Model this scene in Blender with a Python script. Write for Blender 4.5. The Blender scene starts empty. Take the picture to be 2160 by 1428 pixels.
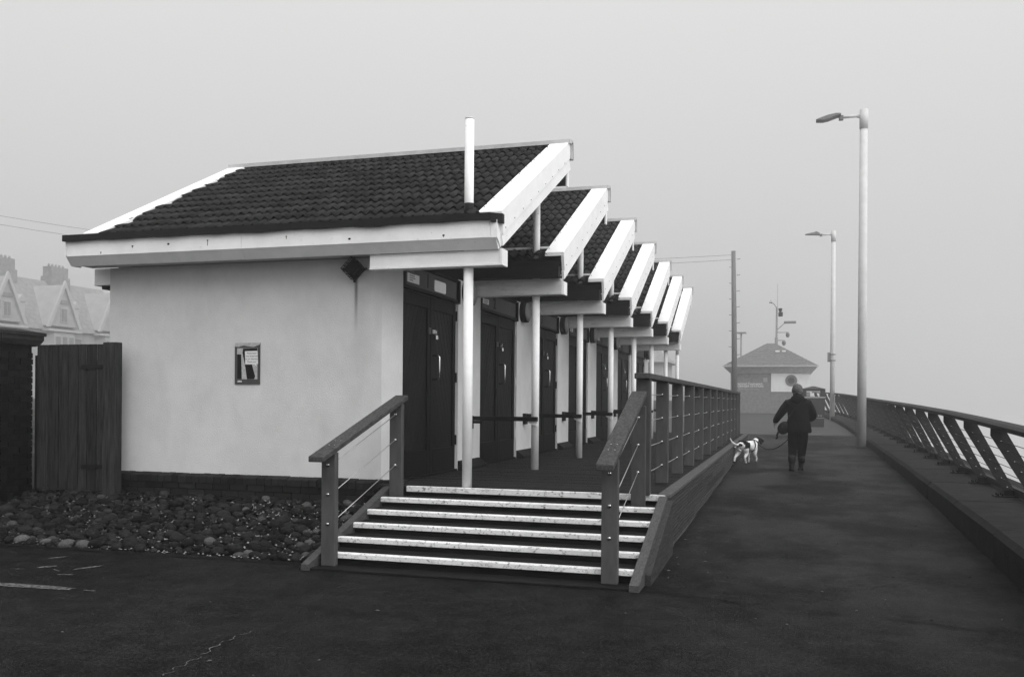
import bpy, bmesh, math, random
from mathutils import Vector, Matrix
R = math.radians
random.seed(7)
sc = bpy.context.scene
col = sc.collection

# ------------------------------------------------------------------ camera
EYE = 1.55
YAW, ROLL = 0.29166, 0.007496
cam_d = bpy.data.cameras.new('camera')
cam = bpy.data.objects.new('camera', cam_d)
col.objects.link(cam)
cam_d.sensor_width = 36.0
cam_d.lens = 36.0 * 1945.5 / 2160
cam_d.shift_y = (843.87 - 714) / 2160
cam_d.clip_start, cam_d.clip_end = 0.05, 3000
fw = Vector((-math.sin(YAW), math.cos(YAW), 0))
rt = Vector((math.cos(YAW), math.sin(YAW), 0))
up = Vector((0, 0, 1))
r2 = rt * math.cos(ROLL) + up * math.sin(ROLL)
u2 = -rt * math.sin(ROLL) + up * math.cos(ROLL)
M = Matrix((r2, u2, -fw)).transposed().to_4x4()
M.translation = Vector((0, 0, EYE))
cam.matrix_world = M
sc.camera = cam

# ------------------------------------------------------------------ sky, sun, exposure
SUN_EL, SUN_AZ = 52.0, 124.0          # azimuth clockwise from +Y: over the sea, to the right
world = bpy.data.worlds.new('World')
sc.world = world
world.use_nodes = True
wn, wl = world.node_tree.nodes, world.node_tree.links
bg = wn['Background']
sky = wn.new('ShaderNodeTexSky')
sky.sky_type = 'NISHITA'
sky.sun_disc = False
sky.sun_elevation = R(SUN_EL)
sky.sun_rotation = R(SUN_AZ)
sky.air_density, sky.dust_density, sky.ozone_density = 1.0, 4.0, 1.0
bw = wn.new('ShaderNodeRGBToBW')
wl.new(sky.outputs[0], bw.inputs[0])
tc = wn.new('ShaderNodeTexCoord')
sep = wn.new('ShaderNodeSeparateXYZ')
wl.new(tc.outputs['Generated'], sep.inputs[0])
ov = wn.new('ShaderNodeMath'); ov.operation = 'MULTIPLY_ADD'; ov.use_clamp = False   # even cloud, lighter overhead
mx0 = wn.new('ShaderNodeMath'); mx0.operation = 'MAXIMUM'; mx0.inputs[1].default_value = 0.0
wl.new(sep.outputs['Z'], mx0.inputs[0])
wl.new(mx0.outputs[0], ov.inputs[0])
ov.inputs[1].default_value = 6.5
ov.inputs[2].default_value = 5.6
mixw = wn.new('ShaderNodeMix'); mixw.data_type = 'FLOAT'
mixw.inputs[0].default_value = 0.85
wl.new(bw.outputs[0], mixw.inputs[2])
wl.new(ov.outputs[0], mixw.inputs[3])
wl.new(mixw.outputs[0], bg.inputs[0])
bg.inputs[1].default_value = 0.0585

sun_d = bpy.data.lights.new('sun', 'SUN')
sun_d.energy = 1.5
sun_d.angle = R(70)
sun = bpy.data.objects.new('sun', sun_d)
col.objects.link(sun)
sdir = Vector((math.sin(R(SUN_AZ)) * math.cos(R(SUN_EL)), math.cos(R(SUN_AZ)) * math.cos(R(SUN_EL)), math.sin(R(SUN_EL))))
sun.rotation_euler = sdir.to_track_quat('Z', 'Y').to_euler()
sun.location = sdir * 60

sc.view_settings.view_transform = 'Standard'
sc.view_settings.look = 'None'
sc.view_settings.exposure = 0.84
sc.view_settings.gamma = 1.0
sc.view_settings.use_curve_mapping = False
sc.render.engine = 'CYCLES'
cy = sc.cycles
cy.use_denoising = True
try:
    cy.denoiser = 'OPENIMAGEDENOISE'
    cy.denoising_prefilter = 'NONE'
except Exception:
    pass
cy.max_bounces, cy.diffuse_bounces, cy.glossy_bounces, cy.volume_bounces = 8, 3, 3, 4
cy.use_adaptive_sampling = False

# ------------------------------------------------------------------ materials
MATS = {}


def mat(name, v, rough=0.7, spread=0.25, scale=8.0, stretch=(1, 1, 1), bump=0.0, bscale=60.0, rand=0.0,
        dirt=0.0, dscale=20.0, dval=0.02, dlo=0.55, dhi=0.7, metallic=0.0, spec=0.05, detail=6.0, world=False, dstretch=None):
    """Grey procedural surface: base value v with blotchy variation, optional dirt blotches, per-object variation and relief."""
    m = bpy.data.materials.new(name)
    m.use_nodes = True
    n, l = m.node_tree.nodes, m.node_tree.links
    b = n['Principled BSDF']
    b.inputs['Roughness'].default_value = rough
    b.inputs['Metallic'].default_value = metallic
    b.inputs['Specular IOR Level'].default_value = spec
    co = n.new('ShaderNodeTexCoord')
    if world:
        geo = n.new('ShaderNodeNewGeometry')
        src = geo.outputs['Position']
    else:
        src = co.outputs['Object']
    mp = n.new('ShaderNodeMapping')
    mp.inputs['Scale'].default_value = stretch
    l.new(src, mp.inputs[0])
    nz = n.new('ShaderNodeTexNoise')
    nz.inputs['Scale'].default_value = scale
    nz.inputs['Detail'].default_value = detail
    nz.inputs['Roughness'].default_value = 0.6
    oi = n.new('ShaderNodeObjectInfo')
    addv = n.new('ShaderNodeVectorMath'); addv.operation = 'ADD'
    rnd = n.new('ShaderNodeVectorMath'); rnd.operation = 'SCALE'
    rnd.inputs[0].default_value = (37, 53, 71)
    l.new(oi.outputs['Random'], rnd.inputs['Scale'])
    l.new(mp.outputs[0], addv.inputs[0])
    if rand:
        l.new(rnd.outputs[0], addv.inputs[1])
    l.new(addv.outputs[0], nz.inputs['Vector'])
    mr = n.new('ShaderNodeMapRange')
    mr.inputs['From Min'].default_value = 0.3
    mr.inputs['From Max'].default_value = 0.7
    mr.inputs['To Min'].default_value = v * (1 - spread)
    mr.inputs['To Max'].default_value = v * (1 + spread)
    l.new(nz.outputs['Fac'], mr.inputs['Value'])
    out = mr.outputs[0]
    if rand:
        rr = n.new('ShaderNodeMapRange')
        rr.inputs['To Min'].default_value = 1 - rand
        rr.inputs['To Max'].default_value = 1 + rand
        l.new(oi.outputs['Random'], rr.inputs['Value'])
        mu = n.new('ShaderNodeMath'); mu.operation = 'MULTIPLY'
        l.new(out, mu.inputs[0]); l.new(rr.outputs[0], mu.inputs[1])
        out = mu.outputs[0]
    if dirt:
        d = n.new('ShaderNodeTexNoise')
        d.inputs['Scale'].default_value = dscale
        d.inputs['Detail'].default_value = 8
        d.inputs['Roughness'].default_value = 0.7
        if dstretch:
            mp2 = n.new('ShaderNodeMapping'); mp2.inputs['Scale'].default_value = dstretch
            l.new(src, mp2.inputs[0])
            av2 = n.new('ShaderNodeVectorMath'); av2.operation = 'ADD'
            l.new(mp2.outputs[0], av2.inputs[0]); l.new(rnd.outputs[0], av2.inputs[1]); l.new(av2.outputs[0], d.inputs['Vector'])
        else:
            l.new(addv.outputs[0], d.inputs['Vector'])
        dr = n.new('ShaderNodeMapRange')
        dr.inputs['From Min'].default_value = dlo
        dr.inputs['From Max'].default_value = dhi
        dr.inputs['To Max'].default_value = dirt
        l.new(d.outputs['Fac'], dr.inputs['Value'])
        mi = n.new('ShaderNodeMix'); mi.data_type = 'FLOAT'
        l.new(dr.outputs[0], mi.inputs[0]); l.new(out, mi.inputs[2])
        mi.inputs[3].default_value = dval
        out = mi.outputs[0]
    l.new(out, b.inputs['Base Color'])
    if bump:
        nb = n.new('ShaderNodeTexNoise')
        nb.inputs['Scale'].default_value = bscale
        nb.inputs['Detail'].default_value = 4
        l.new(mp.outputs[0], nb.inputs['Vector'])
        bp = n.new('ShaderNodeBump')
        bp.inputs['Strength'].default_value = bump
        bp.inputs['Distance'].default_value = 0.01
        l.new(nb.outputs['Fac'], bp.inputs['Height'])
        l.new(bp.outputs[0], b.inputs['Normal'])
    MATS[name] = m
    m['out'] = ''
    return m


mat('render_white', 0.62, 0.85, 0.07, 2.5, bump=0.5, bscale=70, dirt=0.2, dscale=1.6, dval=0.34, dlo=0.5, dhi=0.72, dstretch=(1.4, 1.4, 0.5))
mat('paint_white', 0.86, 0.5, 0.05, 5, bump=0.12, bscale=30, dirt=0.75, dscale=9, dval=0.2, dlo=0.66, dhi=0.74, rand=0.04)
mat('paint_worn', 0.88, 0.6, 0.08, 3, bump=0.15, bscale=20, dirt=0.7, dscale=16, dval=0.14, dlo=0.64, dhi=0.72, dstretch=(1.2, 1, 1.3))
mat('paint_grey_shaded', 0.6, 0.6, 0.12, 6, (0.5, 1, 3), bump=0.2, bscale=20, dirt=0.6, dscale=7, dval=0.12, dlo=0.58, dhi=0.74, dstretch=(0.8, 1, 1.6))  # grey paint with dirt; on the beams, overhang shade put into the colour
mat('flash_white', 0.88, 0.45, 0.04, 4, dirt=0.55, dscale=22, dval=0.15, dlo=0.69, dhi=0.74, rand=0.03)
mat('flash_grey', 0.5, 0.45, 0.15, 5)
mat('pole_white', 0.86, 0.45, 0.06, 6, dirt=0.8, dscale=11, dval=0.12, dlo=0.66, dhi=0.72, rand=0.04)
mat('tile', 0.02, 0.6, 0.4, 14, bump=0.25, bscale=90, rand=0.4, dirt=0.4, dscale=12, dval=0.09, dlo=0.58, dhi=0.78)
mat('black_plastic', 0.012, 0.45, 0.2, 8)
mat('dark_timber', 0.008, 0.8, 0.3, 6, (6, 1, 6))
mat('door_wood', 0.012, 0.55, 0.35, 14, (1, 1, 0.25), bump=0.2, bscale=40, rand=0.25)
mat('door_frame', 0.007, 0.5, 0.3, 12, (1, 1, 0.4), rand=0.15)
mat('header_grey', 0.085, 0.55, 0.12, 6, rand=0.08)
mat('sign_white', 0.72, 0.5, 0.04, 10)
mat('ink', 0.02, 0.6, 0.1, 10)
mat('ink_soft', 0.2, 0.6, 0.1, 10)
mat('chrome', 0.65, 0.22, 0.1, 10, metallic=1.0)
mat('lamp_face', 0.2, 0.35, 0.2, 5)
mat('deck_wood', 0.02, 0.6, 0.4, 9, (0.5, 5, 5), bump=0.5, bscale=40, rand=0.22, dirt=0.25, dscale=4, dval=0.06)
mat('side_wood', 0.055, 0.75, 0.5, 10, (8, 0.6, 8), bump=0.4, bscale=30, rand=0.4, dirt=0.5, dscale=3, dval=0.025)
mat('edge_wood', 0.075, 0.75, 0.4, 10, (8, 0.8, 8), bump=0.3, bscale=30, rand=0.15, dirt=0.5, dscale=5, dval=0.04)
mat('post_wood', 0.075, 0.65, 0.18, 8, (2, 2, 0.5), bump=0.15, bscale=50, rand=0.12)
mat('rail_wood', 0.055, 0.6, 0.5, 12, (4, 1.2, 4), bump=0.35, bscale=30, dirt=0.5, dscale=14, dval=0.13, dlo=0.6, dhi=0.72)
mat('tread_wood', 0.011, 0.6, 0.4, 10, (0.6, 5, 5), bump=0.5, bscale=30, rand=0.2, dirt=0.25, dscale=6, dval=0.06)
mat('nosing', 0.72, 0.65, 0.12, 5, dirt=0.85, dscale=34, dval=0.05, dlo=0.53, dhi=0.66, bump=0.3, bscale=150, rand=0.08, dstretch=(0.8, 1, 1))
mat('wire', 0.45, 0.35, 0.1, 10, metallic=0.7)
mat('steel_ball', 0.4, 0.15, 0.1, 10, metallic=1.0)
mat('brick_plinth', 0.018, 0.7, 0.25, 20, bump=0.3, bscale=80, rand=0.3)
mat('brick_old', 0.008, 0.85, 0.5, 14, bump=0.5, bscale=60, rand=0.55)
mat('mortar', 0.009, 0.9, 0.3, 20, bump=0.3)
mat('cap_stone', 0.028, 0.85, 0.4, 9, bump=0.5, bscale=40)
mat('gate_wood', 0.026, 0.75, 0.75, 7, (7, 7, 0.5), bump=0.4, bscale=30, rand=0.3, dirt=0.5, dscale=5, dval=0.014, dstretch=(6, 6, 0.6), dlo=0.5, dhi=0.7)
mat('iron', 0.012, 0.5, 0.3, 20, bump=0.3)
mat('sea_post', 0.03, 0.55, 0.25, 12, rand=0.15)
mat('sea_rail', 0.028, 0.6, 0.4, 14, (3, 1, 3), bump=0.3, bscale=30)
mat('concrete', 0.018, 0.75, 0.5, 5, bump=0.6, bscale=70, rand=0.12, dirt=0.5, dscale=3, dval=0.022)
mat('paving', 0.05, 0.7, 0.25, 1.5, bump=0.3, bscale=60, spec=0.15, world=True)
mat('galvanised', 0.58, 0.5, 0.08, 4, rand=0.03)
mat('lamp_head', 0.2, 0.45, 0.1, 6)
mat('old_pole', 0.16, 0.8, 0.3, 6, (4, 4, 0.5))
mat('gravel', 0.01, 0.7, 0.6, 40, bump=0.8, bscale=90)
mat('pebble', 0.06, 0.18, 0.6, 60, world=True, spec=0.8)
mat('cobble', 0.011, 0.5, 0.4, 3, bump=0.6, bscale=9, rand=0.7, dirt=0.4, dscale=2.2, dval=0.035, dlo=0.5, dhi=0.75)
mat('cobble_pale', 0.06, 0.7, 0.45, 5, bump=0.6, bscale=9, rand=0.5)
mat('coat', 0.005, 0.75, 0.3, 8, bump=0.3, bscale=14)
mat('trousers', 0.004, 0.85, 0.3, 8, bump=0.2, bscale=14)
mat('boot', 0.018, 0.35, 0.5, 14, dirt=0.5, dscale=12, dval=0.07)
mat('skin', 0.3, 0.6, 0.1, 10)
mat('hair', 0.09, 0.6, 0.55, 30, (3, 3, 0.5), bump=0.4, bscale=60)
mat('bag', 0.014, 0.4, 0.5, 30, bump=0.3)
mat('fur_white', 0.72, 0.85, 0.12, 20, bump=0.4, bscale=60)
mat('fur_black', 0.012, 0.8, 0.3, 30, bump=0.4, bscale=60)
mat('webbing', 0.01, 0.7, 0.2, 20)
mat('bin_green', 0.05, 0.5, 0.2, 6)
mat('kiosk_dark', 0.23, 0.8, 0.2, 6, bump=0.2)  # paled: part of the fog over the kiosk is put into its colour
mat('kiosk_white', 0.75, 0.7, 0.06, 3)
mat('slate', 0.15, 0.7, 0.3, 6, bump=0.3)  # kiosk roof lightened too, fog mixed into the base tone
mat('house_wall', 0.38, 0.85, 0.12, 1)  # house tones below are pale and close together: fog painted into the colours
mat('house_trim', 0.44, 0.7, 0.05, 2)
mat('house_roof', 0.24, 0.8, 0.3, 2)
mat('house_glass', 0.2, 0.15, 0.2, 1)
mat('poster_dark', 0.07, 0.5, 0.1, 10)
mat('poster_pale', 0.42, 0.55, 0.25, 30)
mat('poster_ink', 0.008, 0.55, 0.2, 10)
mat('worn_paint', 0.12, 0.8, 0.5, 25, dirt=0.9, dscale=30, dval=0.012, dlo=0.42, dhi=0.62)
mat('moss', 0.02, 0.95, 0.8, 40, bump=0.8, bscale=60)


def asphalt_material():
    m = mat('asphalt', 0.0075, 0.62, 0.3, 2.2, bump=0.6, bscale=110, world=True, detail=10, spec=0.05)
    n, l = m.node_tree.nodes, m.node_tree.links
    b = n['Principled BSDF']
    base = b.inputs['Base Color'].links[0].from_socket
    geo = n.new('ShaderNodeNewGeometry')
    sp = n.new('ShaderNodeSeparateXYZ'); l.new(geo.outputs['Position'], sp.inputs[0])

    def noise(scale, detail=4, st=(1, 1, 1), rough=0.6):
        mp = n.new('ShaderNodeMapping'); mp.inputs['Scale'].default_value = st
        l.new(geo.outputs['Position'], mp.inputs[0])
        t = n.new('ShaderNodeTexNoise'); t.inputs['Scale'].default_value = scale
        t.inputs['Detail'].default_value = detail; t.inputs['Roughness'].default_value = rough
        l.new(mp.outputs[0], t.inputs['Vector'])
        return t.outputs['Fac']

    def math_(op, a, bb, c=None):
        t = n.new('ShaderNodeMath'); t.operation = op
        for i, x in enumerate((a, bb, c)):
            if x is None:
                continue
            if isinstance(x, (int, float)):
                t.inputs[i].default_value = x
            else:
                l.new(x, t.inputs[i])
        return t.outputs[0]

    def rng(x, a, c, lo, hi):
        t = n.new('ShaderNodeMapRange'); t.interpolation_type = 'SMOOTHSTEP'
        t.inputs['From Min'].default_value, t.inputs['From Max'].default_value = a, c
        t.inputs['To Min'].default_value, t.inputs['To Max'].default_value = lo, hi
        l.new(x, t.inputs['Value'])
        return t.outputs[0]
    # aggregate speckle
    spk = rng(noise(90, 3), 0.6, 0.75, 0.0, 1.0)
    v = math_('ADD', base, math_('MULTIPLY', spk, 0.025))
    v = math_('MULTIPLY', v, rng(noise(38, 5, (1, 1, 1), 0.75), 0.38, 0.64, 0.3, 1.8))
    v = math_('MULTIPLY', v, rng(noise(5, 9, (1, 1, 1), 0.78), 0.36, 0.66, 0.55, 1.5))
    # dark irregular stains and repair blotches
    st = rng(noise(0.9, 9, (0.6, 1.2, 1), 0.72), 0.56, 0.68, 1.0, 0.72)
    v = math_('MULTIPLY', v, st)
    pale = rng(noise(0.55, 5, (1, 0.6, 1)), 0.5, 0.72, 1.0, 1.3)
    v = math_('MULTIPLY', v, pale)
    # ragged joint between two layings of asphalt, running across from the foot of the steps
    wob = math_('MULTIPLY', math_('SUBTRACT', noise(2.2, 8, (1, 1, 1), 0.7), 0.5), 0.5)
    line = math_('ADD', sp.outputs['Y'], wob)
    dist = math_('ABSOLUTE', math_('SUBTRACT', line, math_('MULTIPLY_ADD', sp.outputs['X'], -0.22, 7.25)), None)
    seam = rng(dist, 0.02, 0.10, 0.1, 1.0)
    only = rng(sp.outputs['X'], -1.4, -0.9, 0.0, 1.0)
    brk = math_('MULTIPLY', only, rng(noise(2.3, 3), 0.4, 0.55, 0.15, 1.0))
    one = math_('SUBTRACT', 1.0, math_('MULTIPLY', brk, math_('SUBTRACT', 1.0, seam)))
    v = math_('MULTIPLY', v, one)
    # fine cracks
    vo = n.new('ShaderNodeTexVoronoi'); vo.feature = 'DISTANCE_TO_EDGE'; vo.inputs['Scale'].default_value = 0.55
    mpv = n.new('ShaderNodeMapping'); l.new(geo.outputs['Position'], mpv.inputs[0])
    dn = n.new('ShaderNodeTexNoise'); dn.inputs['Scale'].default_value = 3.0; dn.inputs['Detail'].default_value = 6
    l.new(geo.outputs['Position'], dn.inputs['Vector'])
    mv = n.new('ShaderNodeMix'); mv.data_type = 'VECTOR'; mv.inputs[0].default_value = 0.28
    l.new(mpv.outputs[0], mv.inputs[4]); l.new(dn.outputs['Color'], mv.inputs[5])
    l.new(mv.outputs[1], vo.inputs['Vector'])
    cr = rng(vo.outputs['Distance'], 0.0, 0.009, 0.2, 1.0)
    crm = rng(noise(0.35, 3), 0.5, 0.6, 0.0, 1.0)
    v = math_('MULTIPLY', v, math_('SUBTRACT', 1.0, math_('MULTIPLY', crm, math_('SUBTRACT', 1.0, cr))))
    # pale grit collected along the foot of the boardwalk
    edge = math_('ABSOLUTE', math_('SUBTRACT', sp.outputs['X'], -0.95), None)
    gr = math_('MULTIPLY', rng(edge, 0.02, 0.28, 1.0, 0.0), rng(sp.outputs['Y'], 8.6, 10.0, 0.0, 1.0))
    v = math_('ADD', v, math_('MULTIPLY', math_('MULTIPLY', gr, rng(noise(14, 8, (1, 1, 1), 0.75), 0.45, 0.62, 0.0, 1.0)), 0.018))
    l.new(v, b.inputs['Base Color'])
    l.new(rng(noise(0.7, 6, (1, 0.7, 1)), 0.4, 0.65, 0.5, 0.75), b.inputs['Roughness'])
    return m


asphalt_material()


def add_stain(m, cx, cz, hw, length, strength):
    """Dark run-off streak on a wall under a fitting, in world X and Z."""
    n, l = m.node_tree.nodes, m.node_tree.links
    b = n['Principled BSDF']
    base = b.inputs['Base Color'].links[0].from_socket
    geo = n.new('ShaderNodeNewGeometry'); sp = n.new('ShaderNodeSeparateXYZ'); l.new(geo.outputs['Position'], sp.inputs[0])

    def mth(op, a, bb):
        t = n.new('ShaderNodeMath'); t.operation = op
        for i, x in enumerate((a, bb)):
            if isinstance(x, (int, float)):
                t.inputs[i].default_value = x
            else:
                l.new(x, t.inputs[i])
        return t.outputs[0]

    def rng(x, a, c, lo, hi):
        t = n.new('ShaderNodeMapRange'); t.interpolation_type = 'SMOOTHSTEP'
        t.inputs['From Min'].default_value, t.inputs['From Max'].default_value = a, c
        t.inputs['To Min'].default_value, t.inputs['To Max'].default_value = lo, hi
        l.new(x, t.inputs['Value'])
        return t.outputs[0]
    dx = mth('ABSOLUTE', mth('SUBTRACT', sp.outputs['X'], cx), 0)
    k = mth('MULTIPLY', rng(dx, 0.0, hw, 1, 0), rng(sp.outputs['Z'], cz - length, cz, 0, 1))
    k = mth('MULTIPLY', k, rng(sp.outputs['Z'], cz, cz + 0.06, 1, 0))
    v = mth('MULTIPLY', base, mth('SUBTRACT', 1.0, mth('MULTIPLY', k, strength)))
    l.new(v, b.inputs['Base Color'])


m_w = MATS['render_white'].copy(); m_w.name = 'render_white_end'; MATS['render_white_end'] = m_w
add_stain(m_w, -4.755, 2.93, 0.035, 0.75, 0.75)
add_stain(m_w, -4.70, 2.8, 0.16, 1.5, 0.12)

# ------------------------------------------------------------------ geometry helpers
ORG = {}


def lerp(x, pts):
    if x <= pts[0][0]:
        return pts[0][1]
    for (a, b), (c, d) in zip(pts, pts[1:]):
        if x <= c:
            return b + (d - b) * (x - a) / (c - a)
    return pts[-1][1]


def g(y):
    """Ground height of the promenade: level near the camera, then rising slowly."""
    return 0.016 * max(0.0, min(y, 110) - 8)


def box(bm, x0, x1, y0, y1, z0, z1, bev=0.0):
    vs = [bm.verts.new(p) for p in ((x0, y0, z0), (x1, y0, z0), (x1, y1, z0), (x0, y1, z0), (x0, y0, z1), (x1, y0, z1), (x1, y1, z1), (x0, y1, z1))]
    fs = [bm.faces.new([vs[i] for i in f]) for f in ((0, 3, 2, 1), (4, 5, 6, 7), (0, 1, 5, 4), (1, 2, 6, 5), (2, 3, 7, 6), (3, 0, 4, 7))]
    if bev:
        es = list({e for f in fs for e in f.edges})
        bmesh.ops.bevel(bm, geom=es, offset=bev, segments=1, affect='EDGES', profile=0.5)
    return vs


def prism(bm, poly, axis, a, b):
    """Extrude a 2-D polygon along an axis: axis 'x' takes (y,z), 'y' takes (x,z), 'z' takes (x,y)."""
    def P(q, t):
        return {'x': (t, q[0], q[1]), 'y': (q[0], t, q[1]), 'z': (q[0], q[1], t)}[axis]
    A = [bm.verts.new(P(q, a)) for q in poly]
    B = [bm.verts.new(P(q, b)) for q in poly]
    n = len(poly)
    fs = [bm.faces.new(A[::-1]), bm.faces.new(B)]
    for i in range(n):
        j = (i + 1) % n
        fs.append(bm.faces.new((A[i], A[j], B[j], B[i])))
    bmesh.ops.recalc_face_normals(bm, faces=fs)
    return A + B


def tube(bm, pts, rad, seg=8, caps=True):
    pts = [Vector(p) for p in pts]
    n = len(pts)
    rads = rad if isinstance(rad, (list, tuple)) else [rad] * n
    rings = []
    ref = None
    for i, p in enumerate(pts):
        t = (pts[min(i + 1, n - 1)] - pts[max(i - 1, 0)]).normalized()
        if ref is None:
            ref = t.orthogonal().normalized()
        ref = (ref - t * ref.dot(t)).normalized()
        bn = t.cross(ref)
        rings.append([bm.verts.new(p + (ref * math.cos(2 * math.pi * k / seg) + bn * math.sin(2 * math.pi * k / seg)) * rads[i]) for k in range(seg)])
    fs = []
    for A, B in zip(rings, rings[1:]):
        for k in range(seg):
            j = (k + 1) % seg
            f = bm.faces.new((A[k], A[j], B[j], B[k])); f.smooth = True; fs.append(f)
    if caps:
        fs.append(bm.faces.new(rings[0][::-1])); fs.append(bm.faces.new(rings[-1]))
    return fs


def ball(bm, c, r, sub=1, scl=(1, 1, 1)):
    o = bmesh.ops.create_icosphere(bm, subdivisions=sub, radius=r)
    for v in o['verts']:
        v.co = Vector((v.co.x * scl[0], v.co.y * scl[1], v.co.z * scl[2])) + Vector(c)
    for v in o['verts']:
        for f in v.link_faces:
            f.smooth = True


def mesh_from(bm, name, mats):
    me = bpy.data.meshes.new(name)
    bm.normal_update()
    bm.to_mesh(me)
    bm.free()
    for m_ in ([mats] if isinstance(mats, str) else mats):
        me.materials.append(MATS[m_])
    return me


def link(o, parent=None):
    col.objects.link(o)
    if parent is not None:
        o.parent = parent


def part(name, bm, mats, parent=None, **props):
    """A mesh object whose bmesh is given in world coordinates."""
    org = ORG.get(parent, Vector((0, 0, 0))) if parent is not None else Vector((0, 0, 0))
    bmesh.ops.translate(bm, verts=bm.verts, vec=-org)
    o = bpy.data.objects.new(name, mesh_from(bm, name, mats))
    link(o, parent)
    ORG[o] = org
    for k, v in props.items():
        o[k] = v
    return o


def piece(name, me, loc, rot=(0, 0, 0), parent=None, scl=(1, 1, 1)):
    """A shared mesh placed at a world location."""
    o = bpy.data.objects.new(name, me)
    org = ORG.get(parent, Vector((0, 0, 0)))
    o.location = Vector(loc) - org
    o.rotation_euler = rot
    o.scale = scl
    link(o, parent)
    return o


def single(name, bm, mats, base, label, cat, group=None):
    """A thing that is one mesh, its origin at its base."""
    b = Vector(base)
    bmesh.ops.translate(bm, verts=bm.verts, vec=-b)
    o = bpy.data.objects.new(name, mesh_from(bm, name, mats))
    o.location = b
    col.objects.link(o)
    o['label'] = label; o['category'] = cat
    if group:
        o['group'] = group
    ORG[o] = b
    return o


def thing(name, label, cat, base, group=None):
    e = bpy.data.objects.new(name, None)
    e.empty_display_size = 0.2
    e.location = base
    col.objects.link(e)
    e['label'] = label; e['category'] = cat
    if group:
        e['group'] = group
    ORG[e] = Vector(base)
    return e


def struct(name, bm, mats, kind='structure'):
    o = part(name, bm, mats)
    o['kind'] = kind
    return o


def copy_tree(o, parent=None):
    c = o.copy()
    link(c, parent)
    for ch in KIDS.get(o, list(o.children)):
        copy_tree(ch, c)
    return c


KIDS = {}


def text_mesh(txt, size, mname, extrude=0.0015, align='CENTER', shear=0.0, bold=0.0):
    cu = bpy.data.curves.new('lettering', 'FONT')
    cu.body = txt; cu.size = size; cu.align_x = align; cu.align_y = 'CENTER'
    cu.extrude = extrude; cu.shear = shear; cu.offset = bold
    cu.resolution_u = 3
    o = bpy.data.objects.new('lettering', cu)
    col.objects.link(o)
    dg = bpy.context.evaluated_depsgraph_get()
    me = bpy.data.meshes.new_from_object(o.evaluated_get(dg))
    bpy.data.objects.remove(o)
    bpy.data.curves.remove(cu)
    me.materials.clear(); me.materials.append(MATS[mname])
    return me


FACE_X = (R(90), 0, R(90))      # lettering on a wall that faces +X
FACE_Y = (R(90), 0, 0)          # lettering on a wall that faces -Y

# ------------------------------------------------------------------ large structure: ground, sea wall, sea
KX = [(-30, 1.2), (0, 1.65), (8.4, 1.85), (13.3, 1.96), (19.2, 2.075), (29.1, 2.17), (40, 2.2), (47, 2.1), (52, 1.85), (56, 1.5), (60, 1.0), (66, 0.9)]
KH = [(0, 0.34), (8, 0.33), (13, 0.285), (19, 0.235), (29, 0.19), (70, 0.19)]
RT = [(4, 1.17), (10, 1.33), (14.5, 1.43), (21.4, 1.545), (31, 1.69), (49, 2.02), (60, 2.22)]


def kx(y):
    return lerp(y, KX)


def kt(y):
    return g(y) + lerp(y, KH)


ys = [-60, -20, 0, 4, 6, 7, 8, 9, 10, 12, 14, 16, 18, 20, 23, 26, 29, 33, 37, 41, 45, 49, 53, 57, 61, 66, 75, 90, 110, 150, 400]
bm = bmesh.new()
rows = []
for y in ys:
    kk = kx(y) + 0.1
    rows.append([bm.verts.new((x, y, g(y))) for x in (-400, -120, -60, -30, -16, -10, -6, -3, -1, 0.5, kk)])
for A, B in zip(rows, rows[1:]):
    for i in range(len(A) - 1):
        bm.faces.new((A[i], A[i + 1], B[i + 1], B[i]))
promenade = struct('promenade', bm, 'asphalt')

m = bpy.data.materials.new('sea_water'); m.use_nodes = True; MATS['sea_water'] = m
n, l = m.node_tree.nodes, m.node_tree.links
b = n['Principled BSDF']
b.inputs['Base Color'].default_value = (0.34, 0.34, 0.34, 1)
b.inputs['Roughness'].default_value = 0.1
b.inputs['IOR'].default_value = 1.333
geo = n.new('ShaderNodeNewGeometry'); mpn = n.new('ShaderNodeMapping'); mpn.inputs['Scale'].default_value = (1, 0.35, 1)
l.new(geo.outputs['Position'], mpn.inputs[0])
nz = n.new('ShaderNodeTexNoise'); nz.inputs['Scale'].default_value = 0.5; nz.inputs['Detail'].default_value = 6
l.new(mpn.outputs[0], nz.inputs['Vector'])
bp = n.new('ShaderNodeBump'); bp.inputs['Strength'].default_value = 0.15; bp.inputs['Distance'].default_value = 0.2
l.new(nz.outputs['Fac'], bp.inputs['Height']); l.new(bp.outputs[0], b.inputs['Normal'])
bm = bmesh.new()
SX = [2, 30, 60, 100, 200, 600]
sy = [-100, 0, 30, 60, 100, 200, 600]
grid = [[bm.verts.new((x, y, -6.0)) for x in SX] for y in sy]
for A, B in zip(grid, grid[1:]):
    for i in range(len(SX) - 1):
        bm.faces.new((A[i], A[i + 1], B[i + 1], B[i]))
struct('sea', bm, 'sea_water')

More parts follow.
